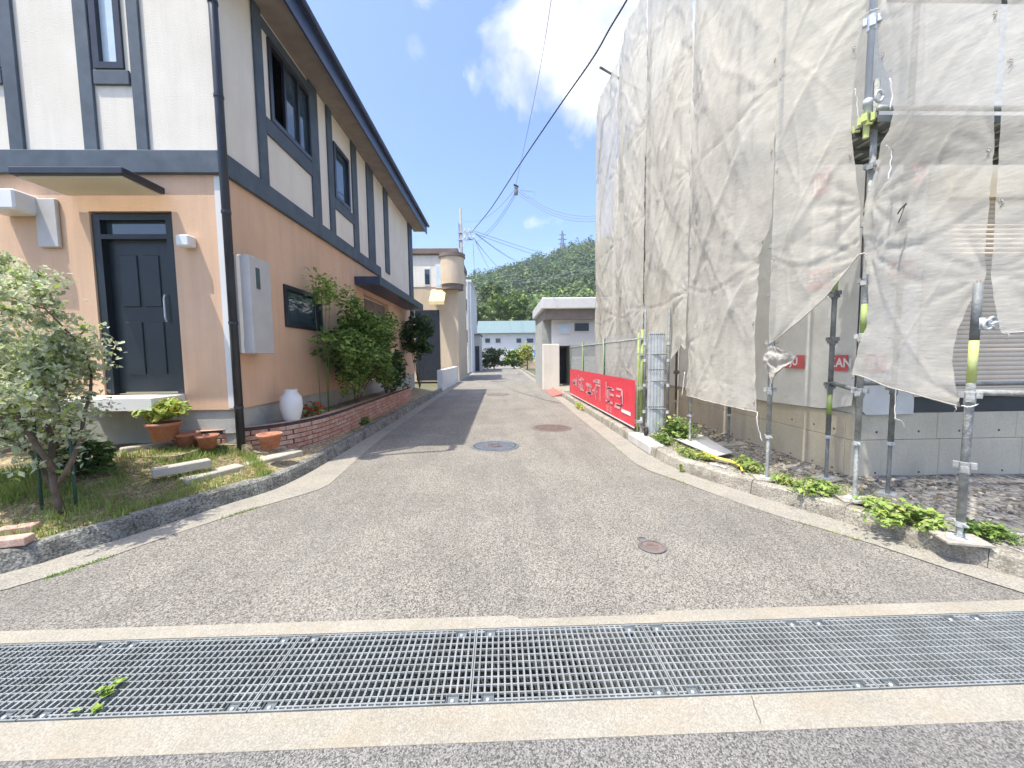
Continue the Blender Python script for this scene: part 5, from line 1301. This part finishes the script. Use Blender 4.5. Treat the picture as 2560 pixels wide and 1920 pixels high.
c = gp3(1706, 1180, .05); weed('little yellow-green weed in the crack of the right kerb', (G(1705, 1172, .05).x-.01, G(1705, 1172, .05).y, .06), (.03, .05, .06), 60, .022, ['leaf_lime', 'leaf_yellow'], (2, 1), 62)
random.seed(63); gs = MB()
for k in range(9000):
    y = random.uniform(2.5, 9.5); e = 2.44 if y > 5 else 2.44+(5-y)*.53
    x = e+abs(random.gauss(0, .38))+.04
    if x > 3.95 or noise.noise(Vector((x*1.4, y*1.4, 9))) < -.02: continue
    gs.m(random.choice(('grass', 'leaf_bright', 'straw')) if random.random() < .8 else 'straw'); h = random.uniform(.02, .075); a = random.uniform(0, 6.3); w = .003; z = .115
    q = Vector((x, y, z)); t = Vector((-sin(a), cos(a), 0))*w; l = random.uniform(.1, .8); tip = q+Vector((cos(a)*h*l, sin(a)*h*l, h)); gs.add([q-t, q+t, tip], [(0, 1, 2)])
kind(gs.build('grass'), 'stuff', 'sparse grass growing between the right kerb and the foundation')
random.seed(64); gs = MB(); ro = [p for p in resample(ROc, .02) if 2.4 < p.y < 7]
for k in range(900):
    p = random.choice(ro)
    if noise.noise(Vector((p.x*2.7, p.y*2.7, 5))) < .12: continue
    gs.m(random.choice(('grass', 'straw', 'leaf_lime'))); h = random.uniform(.01, .035); a = random.uniform(0, 6.3); q = Vector((p.x+random.gauss(0, .012), p.y+random.gauss(0, .012), .004)); t = Vector((-sin(a), cos(a), 0))*.003
    gs.add([q-t, q+t, q+Vector((cos(a)*h*.7, sin(a)*h*.7, h))], [(0, 1, 2)])
kind(gs.build('joint_weeds'), 'stuff', 'tiny weeds sprouting along the right gutter joint')

# ------------------------------------------------------------------ down the lane: neighbours
def hwin(parent, a, b, axis='y', dark='glass', frame='offwhite'):
    (x0, y0, z0), (x1, y1, z1) = a, b
    m = MB(); m.box(a, b); o = m.build('window', frame, parent)
    q = MB(); ix, iz = (x1-x0)*.08, (z1-z0)*.08; q.box((x0+ix, y0-.012, z0+iz), (x1-ix, y0-.001, z1-iz)); q.build('pane', dark, o); return o
Y2 = 24.0
t0 = D(1140, 622, Y2); l0 = D(1035, 622, Y2); H2z = t0.z
N = thing('neighbour_house', 'cream and tan neighbour house with a rounded corner balcony beyond the half-timbered house', 'house', (-6, Y2, 0))
xr = D(1143, 700, Y2).x
bx('wall', (-13, Y2, 0), (xr, 30, H2z-.35), 'tan', N); bx('roof_edge', (-13.2, Y2-.2, H2z-.35), (xr+.1, 30.2, H2z), 'brown', N, .03)
bx('upper_panel', (D(1047, 700, Y2).x-1, Y2-.03, D(1, 725, Y2).z), (D(1120, 700, Y2).x, Y2-.001, H2z-.4), 'cream', N)
zb0, zb1 = D(1150, 712, Y2).z, D(1150, 645, Y2).z; cxb = D(1130, 700, Y2-.2).x; cr_ = D(1160, 700, Y2-.2).x-cxb
m = MB(); m.disc((cxb, Y2+.1), cr_, zb0, zb1, 32); bo = part('balcony', m, 'tan', N)
m = MB(); m.disc((cxb, Y2+.1), cr_+.07, zb1+.005, zb1+.22, 32); m.build('balcony_coping', 'brown', bo); m = MB(); m.disc((cxb, Y2+.1), cr_*.9, zb0-.3, zb0-.005, 32); m.build('balcony_base', 'brown', bo)
a, b = D(1079, 758, Y2), D(1115, 724, Y2); m = MB(); m.add([(a.x, Y2-.9, a.z), (b.x, Y2-.9, a.z), (b.x, Y2-.001, b.z), (a.x, Y2-.001, b.z), (a.x, Y2-.9, a.z-.2), (b.x, Y2-.9, a.z-.2)], [(0, 1, 2, 3), (0, 4, 5, 1)]); part('awning', m, 'awning', N)
a, b = D(1090, 720, Y2), D(1108, 660, Y2); hwin(N, (a.x, Y2-.06, a.z), (b.x, Y2-.031, b.z), dark='pale_blue')
a, b = D(1062, 715, Y2), D(1075, 670, Y2); hwin(N, (a.x, Y2-.06, a.z), (b.x, Y2-.031, b.z))
a, b = D(1040, 880, Y2), D(1098, 775, Y2); bx('garage_shade_panel', (a.x, Y2-.02, .1), (b.x, Y2-.001, b.z), 'dark', N)  # dark panel on the wall stands for the shade inside the garage
bx('garden_wall', (-2.85, 17.2, 0), (-2.62, 23.6, .95), 'offwhite', N)
# white house behind it
Y3 = 36.0
a, b = D(1146, 900, Y3), D(1176, 705, Y3); M3 = thing('white_house', 'narrow strip of a white house behind the rounded balcony', 'house', (a.x, Y3, 0))
bx('wall', (a.x-6, Y3, 0), (b.x, Y3+9, b.z), 'offwhite', M3); bx('roof_edge', (a.x-6.1, Y3-.1, b.z), (b.x+.1, Y3+9.1, b.z+.2), 'whitepaint', M3)
c, d = D(1160, 860, Y3), D(1168, 740, Y3); hwin(M3, (c.x, Y3-.05, c.z), (d.x, Y3-.001, c.z+1.4)); hwin(M3, (c.x, Y3-.05, c.z+2.9), (d.x, Y3-.001, c.z+4.2))
bx('pipe', (b.x-.35, Y3-.12, 0), (b.x-.2, Y3-.001, b.z), 'galv', M3)
# garage house on the right
Y4 = 17.5
a, b = D(1353, 960, Y4), D(1500, 750, Y4); R4 = thing('garage_house', 'low cream house with a flat white roof edge and an open garage, beyond the banner', 'house', (a.x+2, Y4, 0))
hz = D(1353, 748, Y4).z; zf = D(1353, 775, Y4).z; zm = D(1353, 800, Y4).z
bx('roof_edge', (a.x, Y4-.5, zf), (9, 22, hz), 'whitepaint', R4, .03); bx('eave_board', (a.x+.15, Y4-.3, zm), (9, 21.8, zf-.002), 'soffit', R4)
bx('upper_wall', (D(1380, 800, Y4).x, Y4, D(1, 880, Y4).z), (9, 21.5, zm-.002), 'offwhite', R4)
bx('wing_wall', (a.x+.1, Y4+.5, 0), (D(1379, 800, Y4).x, 21.4, zm-.002), 'plinth', R4)
bx('gate_pillar', (a.x+.05, Y4-.35, 0), (D(1396, 900, Y4).x, Y4-.001, D(1, 876, Y4).z), 'cream', R4, .02)
bx('garage_wall', (D(1398, 900, Y4).x, Y4+1.8, 0), (9, Y4+2, D(1, 880, Y4).z), 'tan', R4); bx('garage_shade_panel', (D(1408, 900, Y4).x, Y4+1.7, .05), (D(1430, 900, Y4).x, Y4+1.79, D(1, 884, Y4).z), 'dark', R4)  # dark panel painted as the shaded depth of the garage
bx('garage_side', (D(1430, 900, Y4).x, Y4+.001, 0), (9, Y4+1.6, D(1, 882, Y4).z), 'plinth', R4)
a_, b_ = D(1395, 835, Y4), D(1425, 810, Y4); hwin(R4, (a_.x, Y4-.05, a_.z), (b_.x, Y4-.001, b_.z), dark='pale_blue'); a_, b_ = D(1432, 830, Y4), D(1475, 806, Y4); hwin(R4, (a_.x, Y4-.05, a_.z), (b_.x, Y4-.001, b_.z))
bx('apron', (2.4, 14.8, 0), (6, Y4+1.6, .155), 'strip', R4)
# things at the end of the lane
Y5 = 62.0
a, b = D(1200, 870, Y5), D(1352, 832, Y5); W5 = thing('far_house', 'white two-storey house with a teal roof closing the view down the lane', 'house', (0, Y5, 0))
bx('wall', (a.x, Y5, 0), (b.x+3, Y5+9, b.z), 'offwhite', W5)
tz = D(1200, 812, Y5).z; m = MB(); m.add([(a.x-.5, Y5-.6, b.z), (b.x+3, Y5-.6, b.z), (b.x+3, Y5+4.5, tz+1.0), (a.x-.5, Y5+4.5, tz+1.0), (a.x-.5, Y5+9.6, b.z), (b.x+3, Y5+9.6, b.z)], [(0, 1, 2, 3), (3, 2, 5, 4), (0, 3, 4), (1, 5, 2)]); part('roof', m, 'teal', W5)
for (u, v) in ((1212, 1226), (1238, 1252), (1290, 1304), (1315, 1335)):
    p, q = D(u, 858, Y5), D(v, 845, Y5); hwin(W5, (p.x, Y5-.08, p.z), (q.x, Y5-.001, q.z))
Y6 = 40.0
p, q = D(1186, 905, Y6), D(1200, 838, Y6); c6 = thing('grey_shed', 'small grey shed with a dark opening on the left at the end of the lane', 'shed', (p.x, Y6, 0))
bx('wall', (p.x-.6, Y6, 0), (q.x, Y6+4, q.z), 'greybox', c6); bx('door', (p.x+.1, Y6-.02, 0), (q.x-.1, Y6-.001, q.z*.7), 'dark', c6); bx('roof', (p.x-.7, Y6-.2, q.z+.001), (q.x+.1, Y6+4.1, q.z+.12), 'brown', c6)
def hedge(label, c, r, n, size, mats, wts, seed, name='hedge', cat='hedge'):
    random.seed(seed); f = MB(); leaves(f, n, crown_fn(c, r, .3), size, mats, wts); root = thing(name, label, cat, (c[0], c[1], 0)); part('foliage', f, None, root); s = MB(); s.tube([(c[0], c[1], 0), (c[0], c[1], c[2])], .07, 6); part('stem', s, 'bark', root)
p = D(1235, 885, 46); hedge('dark olive hedge crossing the end of the lane', (p.x, 46, 1.3), (2.9, .9, 1.5), 2600, .2, ['leaf_dark', 'olive_dark', 'leaf_mid'], (3, 2, 1), 71)
p = D(1285, 885, 46); hedge('lighter green hedge right of the dark one at the end of the lane', (p.x, 46, 1.3), (1.9, .8, 1.6), 1500, .2, ['leaf_mid', 'leaf_bright'], (2, 2), 72)
p = D(1318, 868, 44); hedge('yellow-green bush at the end of the lane on the right', (p.x, 44, 1.8), (1.2, .8, 1.6), 900, .18, ['leaf_yellow', 'leaf_lime'], (2, 1), 73, 'yellow_bush', 'bush')
p = D(1172, 905, 27); hedge('small plant with pink flowers at the left kerb up the lane', (-2.95, 20.5, .55), (.3, .6, .5), 260, .07, ['flower', 'leaf_mid'], (1, 2), 74, 'roadside_plant', 'plant')
p, q = D(1335, 888, 42), D(1345, 874, 42); sg = thing('blue_sign', 'small blue panel on a post near the end of the lane', 'sign', (p.x, 42, 0)); bx('panel', (p.x, 41.95, p.z), (q.x, 42, q.z), 'blue', sg); bx('post', (p.x+.15, 42.001, 0), (p.x+.2, 42.05, q.z), 'galv', sg)
p, q = D(1300, 905, 48), D(1350, 872, 48); wl_ = bx('garden_wall', (p.x, 47.6, 0), (q.x+2, 48, .9), 'tan', None); tag(wl_, 'tan garden wall at the right end of the lane', 'wall')

# utility pole
YP = 29.0; pp = D(1152, 560, YP); pz = D(1147, 521, YP).z
UP_ = thing('utility_pole', 'tall concrete utility pole with crossarms behind the rounded balcony', 'utility pole', (pp.x, YP, 0))
m = MB(); m.tube([(pp.x, YP, 0), (pp.x, YP, pz)], .19, 14, .095); part('pole', m, 'pole_conc', UP_, True)
arms = []
for py in (582, 600):
    a, b = D(1143, py, YP), D(1186, py-1, YP); m = MB(); m.box((a.x, YP-.14, a.z-.04), (b.x, YP-.06, a.z+.04)); ar = part('crossarm', m, 'galv', UP_); arms.append((a, b))
    for u in (.45, .72, .97):
        x = a.x+(b.x-a.x)*u; q = MB(); q.lathe((x, YP-.1, a.z+.04), [(.03, 0), (.07, .05), (.035, .09), (.07, .13), (.03, .2), (0, .22)], 10); q.build('insulator', 'offwhite', ar, True)
    q = MB(); q.tube([(pp.x, YP-.1, a.z-.55), (a.x+(b.x-a.x)*.6, YP-.1, a.z-.04)], .018, 6); q.build('brace', 'galv', ar)
m = MB(); random.seed(81)
for k in range(5):
    x0_ = arms[0][0].x+random.uniform(.3, 1.1); m.tube([(x0_, YP-.15, arms[0][0].z-.1), (x0_+.1, YP-.2, arms[0][0].z-.35-random.random()*.2), (x0_+.35, YP-.15, arms[1][0].z-.02)], .012, 5)
part('jumper_wire', m, 'wire', UP_)
m = MB(); m.tube([(pp.x-.14, YP-.1, 9.5), (pp.x-.14, YP-.1, 11.3)], .03, 6); part('ground_wire_cover', m, 'galv_dark', UP_)
# wires
def sag(a, b, s, n=24): a, b = Vector(a), Vector(b); return [a.lerp(b, k/n)-Vector((0, 0, s*4*(k/n)*(1-k/n))) for k in range(n+1)]
def wire(a, b, s, r, label, m='wire', name='overhead_wire', group='overhead wires'):
    q = MB(); q.tube(sag(a, b, s), r, 5); return tag(q.build(name, m, smooth=True), label, 'wire', group)
ca = Vector((3.3, 3.0, 10.1)); cb = D(1176, 585, YP-.2)
q = MB(); ps = []
A_ = D(1567, 0, 8.6); B_ = cb; dv = (A_-B_)
pa = A_+dv.normalized()*7
base_pts = [D(1175, 583, YP-.2), D(1186, 572, 26), D(1228, 520, 20.5), D(1300, 410, 15.6), D(1395, 270, 12.2), D(1480, 148, 10.2), D(1525, 70, 9.3), D(1567, 0, 8.6), D(1640, -130, 7.3), D(1760, -360, 5.8)]
def dense(P, n=10):
    P = [Vector(p) for p in P]; q = [P[0]*2-P[1]]+P+[P[-1]*2-P[-2]]; out = []
    for i in range(1, len(q)-2):
        for k in range(n):
            t = k/n; out.append(.5*((2*q[i])+(-q[i-1]+q[i+1])*t+(2*q[i-1]-5*q[i]+4*q[i+1]-q[i+2])*t*t+(-q[i-1]+3*q[i]-3*q[i+1]+q[i+2])*t**3))
    return out+[P[-1]]
dp_ = dense(base_pts, 30)
for ph_ in (0, 2.1, 4.2):
    q.tube([p+Vector((.013*cos(i*.9+ph_), 0, .013*sin(i*.9+ph_))) for i, p in enumerate(dp_)], .010, 5)
tag(q.build('twisted_cable', 'black', smooth=True), 'thick black twisted cable running from the utility pole over the lane', 'cable')
S = D(1290, 478, 19)
q = MB(); q.tube(dense([D(1288, 470, 19), D(1310, 370, 14.5), D(1345, 200, 11), D(1378, 0, 8.6), D(1400, -180, 7.2)], 10), .006, 5); tag(q.build('messenger_wire', 'black', smooth=True), 'thin black wire dropping from the top of the photo to the splice', 'wire')
sp = thing('wire_splice', 'grey wire dead-end hanging in mid air where the thin wires meet', 'wire fitting', tuple(S))
q = MB(); q.lathe((S.x, S.y, S.z-.2), [(.0, 0), (.09, .03), (.10, .2), (.07, .34), (.10, .38), (0, .42)], 10); part('body', q, 'pole_conc', sp, True); q = MB(); q.tube([(S.x-.1, S.y, S.z+.3), (S.x+.12, S.y, S.z+.2)], .045, 6); part('clamp', q, 'black', sp)
q = MB(); q.tube([(S.x+.1, S.y, S.z), (S.x+.5, S.y, S.z-.3), (S.x+.9, S.y, S.z-.35), (S.x+.9, S.y, S.z-.05), (S.x+.2, S.y, S.z+.05)], .009, 5); part('loop', q, 'wire', sp)
for k, (y1, lb) in enumerate(((538, 'top of three wires from the splice to the netting edge'), (545, 'middle of three wires from the splice to the netting edge'), (552, 'lowest of three wires from the splice to the netting edge'))):
    wire(S+Vector((.05, 0, .15-.12*k)), D(1500, y1, 16.5), .45, .011, lb)
wire(S, D(1196, 594, YP-.3), .35, .012, 'upper slack wire from the splice down to the crossarm'); wire(S+Vector((0, 0, -.15)), D(1192, 603, YP-.3), .40, .012, 'lower slack wire from the splice down to the crossarm')
wire(S+Vector((-.05, 0, .1)), D(1150, 547, 27), .7, .009, 'faint wire from the splice to the upper part of the utility pole')
tg = [(1500, 648, 120), (1500, 662, 120), (1330, 652, 110), (1338, 658, 110), (1250, 690, 95), (1284, 680, 95), (1290, 684, 95)]
src_ = [(1188, 578), (1188, 584), (1188, 582), (1190, 586), (1188, 602), (1188, 600), (1190, 604)]
for k, (t_, s_) in enumerate(zip(tg, src_)):
    wire(D(*s_, YP-.2), D(*t_), 1.2, .018, ('highest wire fanning right from the crossarm behind the pylon', 'second wire fanning right from the crossarm', 'third wire fanning right down to the wooded ridge', 'fourth wire fanning right down to the wooded ridge', 'steepest wire fanning down to the ridge', 'sixth wire fanning down to the ridge', 'lowest wire of the fan reaching the ridge')[k])
wire(D(1183, 608, YP-.2), D(1187, 700, 33), .0, .012, 'thin wire dropping almost straight down from the crossarm')
wire(D(1205, 706, 150), D(1500, 662, 150), 1.5, .05, 'pale power line crossing the wooded hill, upper'); wire(D(1290, 706, 150), D(1500, 670, 150), 1.2, .05, 'pale power line crossing the wooded hill, lower')
wire(D(1478, 632, 90), D(1500, 540, 70), .0, .01, 'thin wire by the netting edge over the hill') if False else None

hz_ = MB(); hz_.box((-700, -60, -3.5), (700, 700, 112)); hm_ = bpy.data.materials.new('haze_air'); hm_.use_nodes = True; hn = hm_.node_tree; hn.nodes.remove(hn.nodes['Principled BSDF'])
pv = hn.nodes.new('ShaderNodeVolumePrincipled'); pv.inputs['Color'].default_value = (.80, .86, .95, 1); pv.inputs['Density'].default_value = .0004; hn.links.new(pv.outputs[0], hn.nodes['Material Output'].inputs['Volume'])
MT['haze'] = hm_; kind(hz_.build('haze', 'haze'), 'stuff', 'thin summer haze over the lane and the hill')

# ------------------------------------------------------------------ wooded hill
ridge = [(700, 760), (900, 745), (1040, 720), (1161, 698), (1221, 689), (1285, 670), (1332, 654), (1380, 641), (1427, 624), (1475, 612), (1530, 596), (1650, 570), (1900, 540), (2300, 560)]
YH = 260.0
rxs = [D(x, y, YH).x for x, y in ridge]; rzs = [D(x, y, YH).z-7.0 for x, y in ridge]
def hill_h(x, y):
    u = x/ y*YH if y > 60 else x*4
    R = float(np.interp(u, rxs, rzs)); t = (y-84)/(YH-84)
    if t < 0: return -.1
    if t <= 1: s = t*t*(3-2*t)*.45+t*.55; return R*s+2.5*noise.noise(Vector((x*.03, y*.03, 0)))*min(1, t*4)
    return R*(1-.5*min(1, (t-1)*1.6))
m = MB(); rows = []
for i in range(90):
    y = 84+(520-84)*i/89; rows.append([(-240+560*j/110, y, hill_h(-240+560*j/110, y)) for j in range(111)])
m.grid(rows); m.f = [f[::-1] for f in m.f]; kind(m.build('hill', 'hill3', smooth=True), 'structure')
rng = np.random.RandomState(5)
def crowns(n, yr, xr_, size, rad, mats, wts, seed, per=60):
    random.seed(seed); m = MB()
    for _ in range(n):
        y = random.uniform(*yr); x = y*random.uniform(*xr_); z = hill_h(x, y); r = rad*random.choice((.5, .7, .9, 1.1, 1.3))*random.uniform(.85, 1.15); con = random.random() < .22
        mm = random.choices(mats, wts)[0]; m.m(mm); c = Vector((x, y, z+r*.9))
        sx, sy, sz = (r*.62, r*.62, r*1.55) if con else (r, r, r*1.05)
        for k in range(per):
            d = Vector((random.gauss(0, 1), random.gauss(0, 1), random.gauss(.25, 1))).normalized(); kk = random.uniform(.72, 1.05)*(1+.25*noise.noise(d*2+c))
            tz = 1-max(0, d.z)*.0
            p = c+Vector((d.x*sx*kk, d.y*sy*kk, d.z*sz*kk)); s = size*random.uniform(.6, 1.3)
            nn = (d+Vector((random.gauss(0, .5), random.gauss(0, .5), random.gauss(.2, .5)))).normalized(); a = nn.orthogonal().normalized(); b = nn.cross(a)
            th = random.uniform(0, 6); a, b = a*cos(th)+b*sin(th), b*cos(th)-a*sin(th)
            m.add([p-a*s, p+b*s*.8, p+a*s, p-b*s*.8], [(0, 1, 2, 3)])
    return m
m = crowns(1700, (150, 268), (-.16, .30), .62, 3.5, ['hill1', 'hill2', 'hill3'], (5, 2, 3), 91, 84); kind(m.build('hill_wood'), 'stuff', 'dense dark green wood covering the hill')
m = crowns(420, (96, 150), (-.14, .26), .62, 3.0, ['hill1', 'hill2', 'valley'], (3, 3, 3), 92, 70); kind(m.build('lower_wood'), 'stuff', 'lighter green wood on the lower slope of the hill')
# trees one can tell apart at the foot of the hill
for k, (px, py, yy, r, mt, lb) in enumerate(((1205, 790, 80, 3.2, 'hill2', 'leftmost pale green tree below the hill, right of the utility pole'), (1250, 775, 84, 3.6, 'valley', 'bright yellow-green tree above the teal roof'), (1300, 770, 82, 3.8, 'valley', 'second bright green tree above the teal roof, right of the first'), (1345, 790, 78, 3.2, 'hill2', 'green tree behind the left end of the garage roof'), (1228, 735, 92, 3.6, 'hill1', 'dark tree rising behind the bright ones on the left'))):
    c = D(px, py, yy); root = thing('tree', lb, 'tree', (c.x, yy, 0), 'trees at the foot of the hill')
    random.seed(100+k); f = MB(); leaves(f, 1500, crown_fn(c, (r, r, r*1.05), .5), .55, [mt, 'hill2', 'hill1'], (5, 2, 1), elong=1.1); part('crown', f, None, root)
    s = MB(); s.tube([(c.x, yy, 0), (c.x+.2, yy, c.z*.5), (c.x, yy, c.z)], .3, 8, .1); part('trunk', s, 'bark', root)
# pylon on the ridge
b0, t0_ = D(1406, 640, YH), D(1406, 577, YH); PY = thing('pylon', 'grey steel lattice pylon standing on the wooded ridge', 'pylon', (b0.x, YH, b0.z-6))
m = MB(); hh = t0_.z-b0.z+6; zb = b0.z-6
def wd(t): return 2.2*(1-t)**1.1+.28
for sx_ in (-1, 1):
    for sy_ in (-1, 1): m.tube([(b0.x+sx_*wd(k/8), YH+sy_*wd(k/8), zb+hh*k/8) for k in range(9)], .2, 4)
part('leg', m, 'lat', PY); m = MB()
for k in range(8):
    t1, t2 = k/8, (k+1)/8
    for (ax, ay, bx_, by) in ((-1, -1, 1, -1), (1, -1, 1, 1), (1, 1, -1, 1), (-1, 1, -1, -1)):
        m.tube([(b0.x+ax*wd(t1), YH+ay*wd(t1), zb+hh*t1), (b0.x+bx_*wd(t2), YH+by*wd(t2), zb+hh*t2)], .13, 4); m.tube([(b0.x+bx_*wd(t1), YH+by*wd(t1), zb+hh*t1), (b0.x+ax*wd(t2), YH+ay*wd(t2), zb+hh*t2)], .13, 4)
part('lattice', m, 'lat', PY)
for t_, L_ in ((.62, 2.6), (.75, 2.9), (.88, 2.3)):
    m = MB(); z = zb+hh*t_
    for s_ in (-1, 1): m.tube([(b0.x, YH, z+.5), (b0.x+s_*L_, YH, z)], .2, 4); m.tube([(b0.x, YH, z-.2), (b0.x+s_*L_, YH, z)], .2, 4)
    part('arm', m, 'lat', PY)
